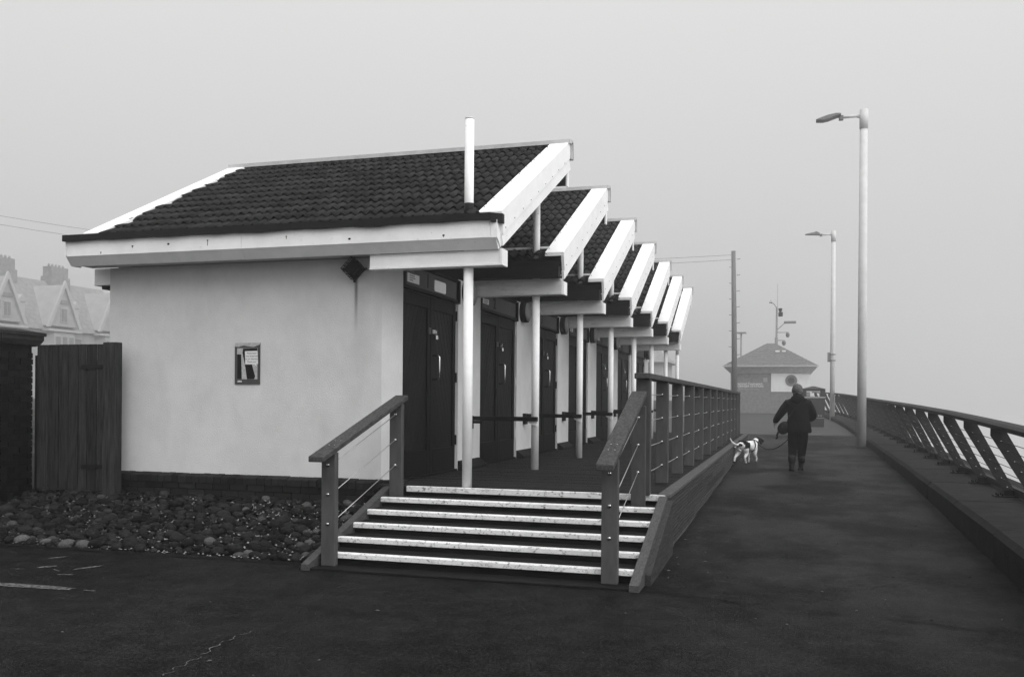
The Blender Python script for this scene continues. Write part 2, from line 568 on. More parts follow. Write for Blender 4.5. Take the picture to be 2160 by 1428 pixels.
# sea wall: body, then coping slabs with open joints
bm = bmesh.new()
prev = None
wy = [-30, 0, 8, 13, 19, 24, 29, 35, 40, 44, 47, 50, 52, 54, 56, 58, 60, 66]
for y in wy:
    x0 = kx(y) + 0.03
    ring = [bm.verts.new(p) for p in ((x0, y, g(y) - 0.3), (x0, y, kt(y) - 0.05), (x0 + 1.22, y, kt(y) - 0.05), (x0 + 2.6, y, -6.5))]
    if prev:
        for i in range(3):
            bm.faces.new((prev[i], ring[i], ring[i + 1], prev[i + 1]))
    prev = ring
bmesh.ops.recalc_face_normals(bm, faces=bm.faces)
sea_wall = struct('sea_wall', bm, 'concrete')
y = 2.0
while y < 60:
    L = 2.6
    bm = bmesh.new()
    y0, y1 = y + 0.008, min(y + L, 60.2) - 0.008
    rr = []
    for q in (y0, (y0 + y1) / 2, y1):
        x0 = kx(q)
        zt = kt(q) + random.uniform(-0.004, 0.004)
        jit = [random.uniform(-0.008, 0.008) for _ in range(4)]
        rr.append([bm.verts.new(p) for p in ((x0 + 0.0 + jit[0], q, g(q) - 0.05), (x0 + jit[1], q, zt - 0.05), (x0 + 0.05 + jit[2], q, zt), (x0 + 1.3, q, zt), (x0 + 1.3, q, zt - 0.3))])
    for A, B in zip(rr, rr[1:]):
        for i in range(4):
            bm.faces.new((A[i], B[i], B[i + 1], A[i + 1]))
    bm.faces.new(rr[0]); bm.faces.new(rr[-1][::-1])
    bmesh.ops.recalc_face_normals(bm, faces=bm.faces)
    part('coping_slab', bm, 'concrete', sea_wall)
    y += L

# paler concrete paving beyond the end of the boardwalk
bm = bmesh.new()
rows = []
for y in (33.6, 35, 37, 39, 41, 43, 45, 47, 49, 51, 53, 55, 57, 59, 61, 66):
    rows.append([bm.verts.new((x, y, g(y) + 0.004)) for x in (-9, -5, -2, 0, kx(y) - 0.002)])
for A, B in zip(rows, rows[1:]):
    for i in range(4):
        bm.faces.new((A[i], A[i + 1], B[i + 1], B[i]))
struct('pavement', bm, 'paving')

# worn line on the asphalt, lower left, with broken scraps of the same paint
for (cx_, cy_, hw_, hh_, sk) in ((-5.92, 6.09, 0.42, 0.062, 0.03), (-5.35, 6.1, 0.07, 0.012, 0.0), (-6.46, 6.83, 0.06, 0.05, 0.6), (-6.08, 6.91, 0.06, 0.07, 1.6), (-6.74, 7.25, 0.05, 0.045, 1.2), (-6.03, 6.58, 0.075, 0.015, 0.2), (-6.25, 6.72, 0.06, 0.012, -0.5), (-6.62, 6.66, 0.06, 0.012, 0.3)):
    bm = bmesh.new()
    N = 26
    ring = []
    for i in range(N):
        a = 2 * math.pi * i / N
        ca, sa = math.cos(a), math.sin(a)
        ex = math.copysign(abs(ca) ** 0.5, ca) * hw_ * random.uniform(0.86, 1.06)
        ey = math.copysign(abs(sa) ** 0.6, sa) * hh_ * random.uniform(0.65, 1.2)
        ring.append(bm.verts.new((cx_ + ex, cy_ + ey + ex * sk, 0.004)))
    bm.faces.new(ring)
    part('paint_mark', bm, 'worn_paint', promenade)

# pale filled crack in the near asphalt
bm = bmesh.new()
pr = None
cp = [(-3.30, 4.3), (-3.35, 4.5), (-3.36, 4.75), (-3.42, 4.99), (-3.43, 5.26), (-3.36, 5.5)]
for i in range(61):
    t = i / 60 * (len(cp) - 1)
    k_ = min(int(t), len(cp) - 2)
    f_ = t - k_
    x = cp[k_][0] * (1 - f_) + cp[k_ + 1][0] * f_ + 0.018 * math.sin(i * 0.9) + random.uniform(-0.006, 0.006)
    y = cp[k_][1] * (1 - f_) + cp[k_ + 1][1] * f_
    w = random.uniform(0.001, 0.008) * (1 - abs(i / 30 - 1) * 0.7)
    cur = (bm.verts.new((x - w, y, 0.004)), bm.verts.new((x + w, y, 0.004)))
    if pr:
        bm.faces.new((pr[0], pr[1], cur[1], cur[0]))
    pr = cur
part('crack_fill', bm, 'worn_paint', promenade)
# scattered scraps: chips, leaf bits, droppings
for mn, cnt in (('worn_paint', 22), ('iron', 70), ('cobble_pale', 70)):
    bm = bmesh.new()
    for i in range(cnt):
        y = 4.2 + random.random() ** 1.5 * 22
        x = random.uniform(-5.5, 1.7) if y < 7.3 else random.uniform(-0.95, 1.9)
        if mn == 'cobble_pale' and y > 8:
            x = random.gauss(-0.9, 0.16)
            x = max(-1.08, x)
        r_ = random.uniform(0.004, 0.012) * (1.3 if mn == 'iron' else 1)
        a = random.uniform(0, 6.28)
        e1 = Vector((math.cos(a), math.sin(a), 0)) * r_ * random.uniform(1, 2.4)
        e2 = Vector((-math.sin(a), math.cos(a), 0)) * r_ * random.uniform(0.5, 1)
        c = Vector((x, y, g(y) + 0.003))
        vs = [bm.verts.new(c + p) for p in (e1, e2, -e1 * 0.8, -e2)] + [bm.verts.new(c + Vector((0, 0, r_ * 0.7)))]
        for j in range(4):
            bm.faces.new((vs[j], vs[(j + 1) % 4], vs[4]))
    part('scrap', bm, mn, promenade, kind='stuff')

# ------------------------------------------------------------------ haze
SPAN = 190
bm = bmesh.new()
box(bm, -SPAN, SPAN, -SPAN, SPAN + 60, -7.6, 24)
hz = part('haze', bm, 'asphalt')
hz['kind'] = 'stuff'
m = bpy.data.materials.new('haze'); m.use_nodes = True
n, l = m.node_tree.nodes, m.node_tree.links
n.clear()
o_ = n.new('ShaderNodeOutputMaterial')
vol = n.new('ShaderNodeVolumePrincipled')
vol.inputs['Color'].default_value = (0.97, 0.97, 0.97, 1)
vol.inputs['Density'].default_value = 0.0036
vol.inputs['Anisotropy'].default_value = 0.8
l.new(vol.outputs[0], o_.inputs['Volume'])
hz.data.materials.clear(); hz.data.materials.append(m)

# ------------------------------------------------------------------ beach huts
PITCH = 2.775
Z_DECK = 0.605
SL = 0.505
ANG = math.atan(SL)
Y0 = 9.23
XV = -2.9                       # outer face of the right-hand verge
XL = -8.2
GAUGE, NROW = 0.288, 12
TW = 0.2455
XD = -4.25                      # plane of the doors
DY0, DY1 = 9.78, 11.63


def zr(y):
    return 3.44 + SL * (y - Y0)


def tile_mesh(seed):
    rnd = random.Random(seed)
    bm = bmesh.new()
    seg = 16
    prof = []
    for i in range(seg + 1):
        t = i / seg
        w = 0.5 + 0.5 * math.cos(2 * math.pi * (2 * t - 0.5))
        prof.append((t * (TW + 0.004), 0.046 * w ** 0.9))
    ln = GAUGE + 0.035
    A, B, Cc = [], [], []
    for x, z in prof:
        e = rnd.uniform(-0.002, 0.002)
        A.append(bm.verts.new((x, 0.024 + e, z + 0.004)))
        Cc.append(bm.verts.new((x, 0.0 + e, z + 0.042)))
        B.append(bm.verts.new((x, ln, z + 0.012)))
    for i in range(seg):
        f = bm.faces.new((Cc[i], Cc[i + 1], B[i + 1], B[i])); f.smooth = True
        bm.faces.new((A[i], A[i + 1], Cc[i + 1], Cc[i]))
    return mesh_from(bm, 'tile', 'tile')


TILES = [tile_mesh(i) for i in range(4)]


def lay_tiles(roof, xa, xb):
    nc = int(round((xb - xa) / TW))
    for r_ in range(NROW):
        yy = Y0 + GAUGE * r_ * math.cos(ANG)
        zz = 3.44 + 0.012 + GAUGE * r_ * math.sin(ANG)
        for c in range(nc):
            me = random.choice(TILES)
            piece('tile', me, (xb - (c + 1) * TW, yy + random.uniform(-0.006, 0.006), zz + random.uniform(-0.003, 0.004)),
                  (ANG + random.uniform(-0.008, 0.008), random.uniform(-0.006, 0.006), random.uniform(-0.012, 0.012)), roof)


def clip(poly, a, b, c):
    """Keep the side a*x+b*y<=c."""
    out = []
    for i, p in enumerate(poly):
        q = poly[(i + 1) % len(poly)]
        dp, dq = a * p[0] + b * p[1] - c, a * q[0] + b * q[1] - c
        if dp <= 0:
            out.append(p)
        if dp * dq < 0:
            t = dp / (dp - dq)
            out.append((p[0] + t * (q[0] - p[0]), p[1] + t * (q[1] - p[1])))
    return out


def build_hut(k, root, first):
    dy = PITCH * k
    d = lambda y: y + dy
    # ---- wall
    bm = bmesh.new()
    if first:
        pl = [(-8.14, 9.6), (-4.43, 9.6), (XD, 9.78), (-4.36, 9.785), (-4.36, 11.625), (XD, DY1), (XD, 12.374), (-8.14, 12.374)]
    else:
        pl = [(-8.14, 9.6), (XD, 9.6), (XD, DY0), (-4.36, DY0 + 0.005), (-4.36, 11.625), (XD, DY1), (XD, 12.374), (-8.14, 12.374)]
    pl = [(x, d(y)) for x, y in pl]
    prism(bm, pl, 'z', 0.3, 3.16)
    wall = part('wall', bm, 'render_white_end' if first else 'render_white', root)
    bm = bmesh.new()
    prism(bm, [(d(9.7), 3.16), (d(12.36), 3.16), (d(12.36), zr(12.36) - 0.13), (d(9.7), zr(9.7) - 0.13)], 'x', -8.1, -4.3)
    part('roof_infill', bm, 'dark_timber', root)
    # ---- flared foot of the pier between the doors, with its sloping brick edge
    bm = bmesh.new()
    prism(bm, [(XD - 0.02, 0.70), (XD + 0.1, 0.607), (XD - 0.02, 0.607)], 'y', d(DY1) + 0.01, d(12.52))
    nb = 14
    for i in range(nb):
        ya = d(DY1) + 0.012 + i * (0.88 / nb)
        prism(bm, [(XD - 0.02, 0.735), (XD + 0.012, 0.728), (XD + 0.125, 0.645), (XD + 0.125, 0.607), (XD - 0.02, 0.607)], 'y', ya, ya + 0.88 / nb - 0.012)
    part('pier_foot', bm, 'brick_plinth', root)
    # ---- roof deck
    bm = bmesh.new()
    prism(bm, [(d(9.24), zr(9.24) - 0.02), (d(12.36), zr(12.36) - 0.02), (d(12.36), zr(12.36) - 0.11), (d(9.24), zr(9.24) - 0.11)], 'x', XL + 0.04, XV - 0.05)
    roof = part('roof', bm, 'dark_timber', root)
    xa = XV - 0.22 - 20 * TW if first else XV - 0.22 - 7 * TW
    lay_tiles_at = (xa, XV - 0.20)
    # tiles
    nc = int(round((lay_tiles_at[1] - xa) / TW))
    for r_ in range(NROW):
        yy = d(Y0) + GAUGE * r_ * math.cos(ANG)
        zz = 3.452 + GAUGE * r_ * math.sin(ANG)
        for c in range(nc):
            piece('tile', random.choice(TILES), (lay_tiles_at[1] - (c + 1) * TW, yy + random.uniform(-0.006, 0.006), zz + random.uniform(-0.003, 0.004)),
                  (ANG + random.uniform(-0.008, 0.008), random.uniform(-0.006, 0.006), random.uniform(-0.012, 0.012)), roof)
    if not first:
        # the covered rest of the slope, hidden by the neighbouring roof: one corrugated sheet of tiles
        bm = bmesh.new()
        n_ = 60
        xs = [XL + 0.2 + (xa - XL - 0.2) * i / n_ for i in range(n_ + 1)]
        for r_ in range(NROW):
            ya, yb = d(Y0) + GAUGE * r_ * math.cos(ANG), d(Y0) + GAUGE * (r_ + 1.1) * math.cos(ANG)
            za, zb = 3.48 + GAUGE * r_ * math.sin(ANG), 3.45 + GAUGE * (r_ + 1.1) * math.sin(ANG)
            A = [bm.verts.new((x, ya, za + 0.017 + 0.017 * math.cos(x * 2 * math.pi / (TW / 2)))) for x in xs]
            B = [bm.verts.new((x, yb, zb + 0.017 + 0.017 * math.cos(x * 2 * math.pi / (TW / 2)))) for x in xs]
            C0 = [bm.verts.new((v.co.x, v.co.y, v.co.z - 0.03)) for v in A]
            for i in range(n_):
                bm.faces.new((A[i], A[i + 1], B[i + 1], B[i])); bm.faces.new((C0[i], C0[i + 1], A[i + 1], A[i]))
        part('tile_field', bm, 'tile', roof, kind='stuff')
    # right verge: flat top flashing, side board of two lifts
    bm = bmesh.new()
    t = 0.105
    prism(bm, [(d(9.205), zr(9.205) + t), (d(12.31), zr(12.31) + t), (d(12.31), zr(12.31) + t - 0.05), (d(9.205), zr(9.205) + t - 0.05)], 'x', XV - 0.25, XV)
    part('verge_flashing', bm, 'flash_white', roof)
    bm = bmesh.new()
    prism(bm, [(d(9.2), zr(9.2) + t - 0.003), (d(12.33), zr(12.33) + t - 0.003), (d(12.33), zr(12.33) - 0.14), (d(9.27), zr(9.27) - 0.165)], 'x', XV - 0.03, XV + 0.008)
    part('verge_board', bm, 'paint_white', roof)
    bm = bmesh.new()
    prism(bm, [(d(9.262), zr(9.27) - 0.178), (d(12.33), zr(12.33) - 0.153), (d(12.39), zr(12.39) - 0.31), (d(9.31), zr(9.31) - 0.30)], 'x', XV - 0.035, XV - 0.004)
    part('verge_board', bm, 'paint_worn', roof)
    # screw heads
    bm = bmesh.new()
    for i in range(9):
        yy = d(9.35) + i * 0.33
        ball(bm, (XV + 0.009, yy, zr(yy - dy) - 0.12), 0.007, 1)
        ball(bm, (XV - 0.23, yy, zr(yy - dy) + t + 0.002), 0.008, 1)
    part('screw', bm, 'iron', roof, kind='stuff')
    # ridge cap with its dropped end
    bm = bmesh.new()
    zt = zr(12.35) + 0.10
    prism(bm, [(d(12.20), zt - 0.075), (d(12.20), zt - 0.02), (d(12.40), zt + 0.012), (d(12.42), zt - 0.26), (d(12.395), zt - 0.26), (d(12.37), zt - 0.05)], 'x', XL, XV + 0.03)
    box(bm, XV + 0.012, XV + 0.03, d(12.335), d(12.42), zt - 0.26, zt - 0.03)
    part('ridge_cap', bm, 'flash_grey', roof)
    # small end bracket under the ridge
    bm = bmesh.new()
    box(bm, XV - 0.32, XV - 0.04, d(12.26), d(12.36), zt - 0.62, zt - 0.42)
    part('ridge_bracket', bm, 'dark_timber', roof)
    bm = bmesh.new()
    box(bm, XV - 0.04, XV - 0.02, d(12.27), d(12.37), zt - 0.64, zt - 0.25)
    part('ridge_bracket', bm, 'paint_worn', roof)
    # left verge flashing
    if first:
        bm = bmesh.new()
        N = 24
        A = []
        for i in range(N + 1):
            yy = 9.2 + (12.34 - 9.2) * i / N
            w = 0.25 + 0.03 * math.sin(yy * 7.3) + 0.012 * math.sin(yy * 17)
            z_ = zr(yy) + 0.105
            A.append([bm.verts.new(p) for p in ((XL, yy, z_ - 0.12), (XL, yy, z_), (XL + w, yy, z_ - 0.002), (XL + w, yy, z_ - 0.05))])
        for P_, Q_ in zip(A, A[1:]):
            for i in range(3):
                bm.faces.new((P_[i], P_[i + 1], Q_[i + 1], Q_[i]))
        bm.faces.new(A[0]); bm.faces.new(A[-1][::-1])
        bmesh.ops.recalc_face_normals(bm, faces=bm.faces)
        part('verge_flashing', bm, 'flash_white', roof)
    # eaves
    if first:
        bm = bmesh.new()
        # slightly sagging gutter front
        N = 30
        prev = None
        for i in range(N + 1):
            x = -8.43 + (-2.985 + 8.43) * i / N
            dz = 0.006 * math.sin(i * 1.7) + (0.012 if i in (14, 15, 22, 23) else 0)
            ring = [bm.verts.new(p) for p in ((x, 9.11, 3.425 - dz), (x, 9.11, 3.50), (x, 9.24, 3.50), (x, 9.24, 3.43))]
            if prev:
                for j in range(4):
                    bm.faces.new((prev[j], ring[j], ring[(j + 1) % 4], prev[(j + 1) % 4]))
            else:
                bm.faces.new(ring[::-1])
            prev = ring
        bm.faces.new(prev)
        prism(bm, [(-2.985, 9.11), (-2.878, 9.20), (-2.878, 9.26), (-2.985, 9.24)], 'z', 3.40, 3.499)
        bmesh.ops.recalc_face_normals(bm, faces=bm.faces)
        part('gutter', bm, 'black_plastic', roof)
        joints = (-8.4, -5.98, -3.0)
        for xa_, xb_ in zip(joints, joints[1:]):
            bm = bmesh.new()
            box(bm, xa_ + 0.002, xb_ - 0.002, 9.155, 9.2, 3.246, 3.43, 0.003)
            part('fascia_board', bm, 'paint_worn', roof)
            bm = bmesh.new()
            prism(bm, [(9.156, 3.242), (9.2, 3.242), (9.30, 3.155), (9.275, 3.14), (9.25, 3.14)], 'x', xa_ + 0.002, xb_ + (0.06 if xb_ > -4 else -0.002))
            part('soffit_board', bm, 'paint_worn', roof)
        for nx_, nz2, rr_, dl in ((-7.45, 3.335, 0.012, 0.02), (-6.95, 3.34, 0.014, 0.0), (-6.42, 3.36, 0.009, 0.06), (-4.62, 3.30, 0.014, 0.01), (-3.52, 3.29, 0.012, 0.02), (-5.4, 3.36, 0.008, 0.03), (-7.9, 3.28, 0.008, 0.02)):
            bm = bmesh.new()
            ball(bm, (nx_, 9.154, nz2), rr_, 2, (1.2, 0.3, 0.8))
            if dl:
                box(bm, nx_ - 0.003, nx_ + 0.003, 9.1535, 9.1548, nz2 - dl, nz2)
            part('rusty_nail', bm, 'iron', roof)
        bm = bmesh.new()
        prism(bm, [(9.155, 3.246), (9.155, 3.43), (9.30, 3.43), (9.30, 3.165)], 'x', -2.998, -2.925)
        prism(bm, [(9.156, 3.26), (9.156, 3.43), (9.40, 3.43), (9.40, 3.145), (9.25, 3.145)], 'x', -8.42, -8.402)
        part('fascia_end', bm, 'paint_worn', roof)
        bm = bmesh.new()
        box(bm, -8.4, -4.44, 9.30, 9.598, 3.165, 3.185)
        part('soffit_panel', bm, 'paint_grey_shaded', roof)
    else:
        bm = bmesh.new()
        box(bm, -8.3, XV - 0.045, d(9.13), d(9.25), 3.19, 3.345)
        part('gutter', bm, 'black_plastic', roof)
        bm = bmesh.new()
        box(bm, -4.6, XV - 0.25, d(9.455), d(9.475), zr(9.46) + 0.07, zr(9.46) + 0.10)
        part('lead_strip', bm, 'flash_white', roof)
        bm = bmesh.new()
        for i in range(60):
            xx, yy = random.gauss(-3.32, 0.16), d(9.25) + random.random() * 0.22
            ball(bm, (xx, yy, zr(yy - dy) + 0.055), random.uniform(0.008, 0.022), 1)
        part('moss', bm, 'moss', roof, kind='stuff')
    # beam over the walkway
    bm = bmesh.new()
    box(bm, XD - (0.19 if first else -0.002), XV - 0.03, d(9.29 if first else 9.27), d(9.47), 2.992, 3.138 if first else 3.165, 0.004)
    beam = part('beam', bm, 'paint_worn' if first else 'paint_grey_shaded', root)  # beams under a neighbouring roof carry its shade as a darker colour
    bm = bmesh.new()
    box(bm, XD - (0.19 if first else -0.002), XV - 0.03, d(9.278 if first else 9.258), d(9.44), 2.975, 2.99)
    if not first:
        box(bm, XD + 0.002, XV - 0.04, d(9.26), d(9.4), 3.167, 3.187)
    part('beam_trim', bm, 'paint_worn' if first else 'paint_grey_shaded', beam)
    bm = bmesh.new()
    box(bm, XV - 0.029, XV - 0.004, d(9.275), d(9.47), 2.975, 3.15)
    part('beam_end', bm, 'flash_white', beam)
    # pole
    def pole(nm, yy, top, boot):
        bm = bmesh.new()
        tube(bm, [(-3.32, yy, 0.60), (-3.32, yy, 2.98)], 0.053, 16)
        tube(bm, [(-3.32, yy, 2.98), (-3.32, yy, top)], 0.05, 16)
        p_ = part(nm, bm, 'pole_white', root)
        if boot:
            bm = bmesh.new()
            tube(bm, [(-3.32, yy, 3.52), (-3.32, yy, 3.665)], 0.0515, 16)
            part('boot', bm, 'black_plastic', p_)
            bm = bmesh.new()
            tube(bm, [(-3.32, yy, top), (-3.32, yy, top + 0.02)], [0.051, 0.046], 16)
            part('cap', bm, 'flash_grey', p_)
        return p_
    pole('pole', d(9.39), 4.57 if first else zr(9.39 + PITCH) - 0.12, first)
    if k == 6:
        pole('pole', d(9.39 + PITCH), zr(9.39 + PITCH) - 0.12, False)
    # ---- header panel
    bm = bmesh.new()
    box(bm, XD - 0.07, XD - 0.02, d(DY0) + 0.06, d(DY1) - 0.02, 2.885, 3.115)
    header = part('header_panel', bm, 'header_grey', root)
    bm = bmesh.new()
    box(bm, XD - 0.07, XD + 0.012, d(DY0) + 0.008, d(DY0) + 0.058, 2.84, 3.14)
    box(bm, XD - 0.07, XD + 0.02, d(DY1) - 0.022, d(DY1) + 0.03, 2.83, 3.14)
    box(bm, XD - 0.07, XD + 0.008, d(DY0) + 0.06, d(DY1) - 0.024, 2.845, 2.883)
    box(bm, XD - 0.07, XD + 0.008, d(DY0) + 0.06, d(DY1) - 0.024, 3.117, 3.15)
    part('frame', bm, 'door_frame', header)
    bm = bmesh.new()
    pw = 0.36 if first else 0.27
    box(bm, XD - 0.02, XD - 0.012, d(DY0) + 0.15, d(DY0) + 0.15 + pw, 2.925 if first else 2.955, 3.03)
    part('notice', bm, 'sign_white', header)
    bm = bmesh.new()
    for i in range(5):
        z_ = 3.055 - i * 0.026
        yy = d(DY0) + (0.21 if first else 0.20)
        box(bm, XD - 0.0115, XD - 0.0105, yy, yy + (0.17 if i < 4 else 0.14) * random.uniform(0.75, 1.05), z_ - 0.006, z_ + 0.006)
    part('lettering', bm, 'ink_soft', header)
    if first:
        bm = bmesh.new()
        prism(bm, [(10.81, 2.91), (11.17, 2.91), (11.19, 2.93), (11.19, 3.03), (11.17, 3.05), (10.81, 3.05), (10.79, 3.03), (10.79, 2.93)], 'x', XD - 0.02, XD - 0.013)
        part('name_plate', bm, 'sign_white', header)
    piece('number', text_mesh(str(k + 1), 0.24, 'ink', bold=0.006), (XD - 0.018, d(DY0) + (0.72 if not first else 0.80), 2.998), FACE_X, header)
    # ---- doors: two leaves with raked boards
    mid = (DY0 + DY1) / 2
    for side in (0, 1):
        a, b_ = (DY0 + 0.03, mid - 0.006) if side == 0 else (mid + 0.006, DY1 - 0.03)
        z0, z1 = 0.63, 2.83
        bm = bmesh.new()
        box(bm, XD - 0.10, XD - 0.065, d(a), d(b_), z0, z1)
        st = 0.095
        for (ya, yb, za, zb) in ((a, a + st, z0, z1), (b_ - st, b_, z0, z1), (a + st + 0.001, b_ - st - 0.001, z1 - 0.16, z1), (a + st + 0.001, b_ - st - 0.001, z0, z0 + 0.3)):
            box(bm, XD - 0.064, XD - 0.028, d(ya), d(yb), za, zb, 0.004)
        leaf = part('door', bm, 'door_frame', root)
        ra = (a + st + 0.003, b_ - st - 0.003, z0 + 0.303, z1 - 0.163)
        dirx = 0.42 if side == 0 else -0.42          # boards rise towards the meeting stiles
        nx, nz_ = 1 / math.hypot(1, dirx), -dirx / math.hypot(1, dirx)
        rect = [(ra[0], ra[2]), (ra[1], ra[2]), (ra[1], ra[3]), (ra[0], ra[3])]
        cs = [nx * p[0] + nz_ * p[1] for p in rect]
        w = 0.105
        t_ = math.floor(min(cs) / w) * w
        while t_ < max(cs):
            q = clip(rect, -nx, -nz_, -(t_ + 0.003))
            q = clip(q, nx, nz_, t_ + w - 0.003) if len(q) > 2 else q
            if len(q) > 2:
                bm = bmesh.new()
                prism(bm, [(d(p[0]), p[1]) for p in q], 'x', XD - 0.064, XD - 0.046)
                part('plank', bm, 'door_wood', leaf)
            t_ += w
        # hinges
        hy = a - 0.012 if side == 0 else b_ + 0.012
        for hz_ in (0.95, 1.78, 2.6):
            bm = bmesh.new()
            box(bm, XD - 0.03, XD - 0.012, d(hy) - 0.012, d(hy) + 0.012, hz_, hz_ + 0.13, 0.003)
            part('hinge', bm, 'iron' if (side + k) % 2 else 'galvanised', leaf)
        if side == 1:
            hy = a + 0.07
            bm = bmesh.new()
            tube(bm, [(XD - 0.03, d(hy), 1.80), (XD + 0.045, d(hy), 1.80), (XD + 0.062, d(hy), 1.82), (XD + 0.062, d(hy), 2.08), (XD + 0.045, d(hy), 2.10), (XD - 0.03, d(hy), 2.10)], 0.012, 8)
            part('handle', bm, 'chrome', leaf)
            bm = bmesh.new()
            box(bm, XD - 0.028, XD - 0.012, d(hy) - 0.02, d(hy) + 0.10, 2.375, 2.42)
            part('hasp', bm, 'galvanised' if first else 'iron', leaf)
            bm = bmesh.new()
            hy += 0.03
            box(bm, XD - 0.01, XD + 0.02, d(hy) - 0.03, d(hy) + 0.035, 2.30, 2.355, 0.004)
            tube(bm, [(XD + 0.005, d(hy) - 0.02, 2.35), (XD + 0.005, d(hy) - 0.02, 2.40), (XD + 0.005, d(hy), 2.415), (XD + 0.005, d(hy) + 0.02, 2.40), (XD + 0.005, d(hy) + 0.02, 2.35)], 0.006, 6)
            part('padlock', bm, 'chrome', leaf)
        else:
            bm = bmesh.new()
            box(bm, XD - 0.027, XD - 0.02, d(b_) - 0.07, d(b_) - 0.025, 1.60, 1.72)
            part('keyhole_plate', bm, 'iron', leaf)
            bm = bmesh.new()
            box(bm, XD - 0.027, XD - 0.012, d(b_) - 0.085, d(b_) - 0.01, 2.36, 2.44, 0.004)
            part('lock_plate', bm, 'header_grey', leaf)
    bm = bmesh.new()
    box(bm, XD - 0.09, XD + 0.0, d(DY0) + 0.004, d(DY1) - 0.004, 0.607, 0.628)
    part('threshold', bm, 'dark_timber', root)
    # ---- round bulkhead lamp on the pier
    bm = bmesh.new()
    yc, zc = d(11.93), 3.01
    tube(bm, [(XD - 0.005, yc, zc), (XD + 0.10, yc, zc)], 0.175, 20)
    lamp = part('bulkhead_lamp', bm, 'black_plastic', root)
    bm = bmesh.new()
    tube(bm, [(XD + 0.085, yc, zc), (XD + 0.115, yc, zc), (XD + 0.135, yc, zc)], [0.162, 0.155, 0.08], 20)
    part('lens', bm, 'lamp_face', lamp)
    # ---- barrier bar from the pier to the next pole, with a wall bracket
    if k < 6:
        yb = d(9.39 + PITCH)
        bm = bmesh.new()
        box(bm, XD + 0.05, -3.26, yb - 0.13, yb - 0.07, 1.265, 1.325, 0.004)
        bar = part('barrier_bar', bm, 'black_plastic', root)
        bm = bmesh.new()
        box(bm, XD - 0.005, XD + 0.055, yb - 0.16, yb - 0.03, 1.15, 1.33, 0.004)
        box(bm, XD + 0.056, XD + 0.2, yb - 0.12, yb - 0.08, 1.225, 1.262)
        part('bracket', bm, 'black_plastic', bar)
        bm = bmesh.new()
        prism(bm, [(-3.40, 1.262), (-3.26, 1.262), (-3.26, 1.19), (-3.38, 1.235)], 'y', yb - 0.085, yb - 0.07)
        part('bracket', bm, 'flash_white', bar)


ORD = ['second', 'third', 'fourth', 'fifth', 'sixth']
for k in range(7):
    if k == 0:
        lab = 'white rendered beach hut at the near end with whole tiled roof and long side wall'
    elif k == 6:
        lab = 'white beach hut numbered 7 at the far end of the row, smallest in view'
    else:
        lab = 'white beach hut numbered %d with dark double doors, %s from the near end' % (k + 1, ORD[k - 1])
    root = thing('beach_hut', lab, 'beach hut', (-5.5, 11.0 + PITCH * k, 0.3), 'row of joined beach huts')
    build_hut(k, root, k == 0)
    if k == 0:
        # brick plinth of the near hut
        bm = bmesh.new()
        box(bm, -8.2, -4.37, 9.53, 9.599, 0.1, 0.56)
        prism(bm, [(-4.37, 9.53), (-4.22, 9.69), (-4.22, 9.78), (-4.40, 9.599)], 'z', 0.1, 0.56)
        pl = part('plinth', bm, 'mortar', root)
        bw_ = 0.098
        bm = bmesh.new()
        prism(bm, [(-0.0, 0.045), (0.0, 0.115), (0.012, 0.128), (0.105, 0.15), (0.105, 0.045)], 'x', 0.004, bw_ - 0.005)
        bull = mesh_from(bm, 'brick', 'brick_plinth')
        nbr = 39
        for i in range(nbr):
            piece('brick', bull, (-8.22 + i * bw_, 9.493 + random.uniform(-0.004, 0.004), 0.49 + random.uniform(-0.003, 0.003)), (0, 0, random.uniform(-0.01, 0.01)), pl)
        bm = bmesh.new()
        prism(bm, [(-4.388, 9.496), (-4.27, 9.496), (-4.16, 9.60), (-4.16, 9.74), (-4.25, 9.74), (-4.42, 9.598), (-4.388, 9.58)], 'z', 0.54, 0.635)
        part('brick', bm, 'brick_plinth', pl)
        for rw, zc in enumerate((0.455, 0.375, 0.295)):
            bl = 0.235
            bm = bmesh.new()
            box(bm, 0.005, bl - 0.006, -0.008, 0.06, 0.004, 0.073, 0.003)
            me = mesh_from(bm, 'brick', 'brick_plinth')
            x = -8.22 - (bl / 2 if rw % 2 else 0)
            while x + bl < -4.36:
                if x > -8.34:
                    piece('brick', me, (x, 9.515 + random.uniform(-0.003, 0.003), zc), (0, 0, 0), pl)
                x += bl
        # meter box on the far side wall, under the eaves
        bm = bmesh.new()
        box(bm, -8.40, -8.142, 9.62, 9.80, 2.95, 3.165, 0.006)
        jb = part('meter_box', bm, 'paint_worn', root)
        bm = bmesh.new()
        box(bm, -8.30, -8.142, 9.64, 9.78, 2.905, 2.948)
        part('clip', bm, 'iron', jb)

# wall light: caged square fitting hung cornerwise
wlt = thing('wall_light', 'rusty black caged wall light hung cornerwise under the eaves', 'light', (-4.757, 9.598, 3.03))


def rot45(x, z):
    c = math.cos(R(45))
    return (-4.757 + (x - z) * c, 3.03 + (x + z) * c)


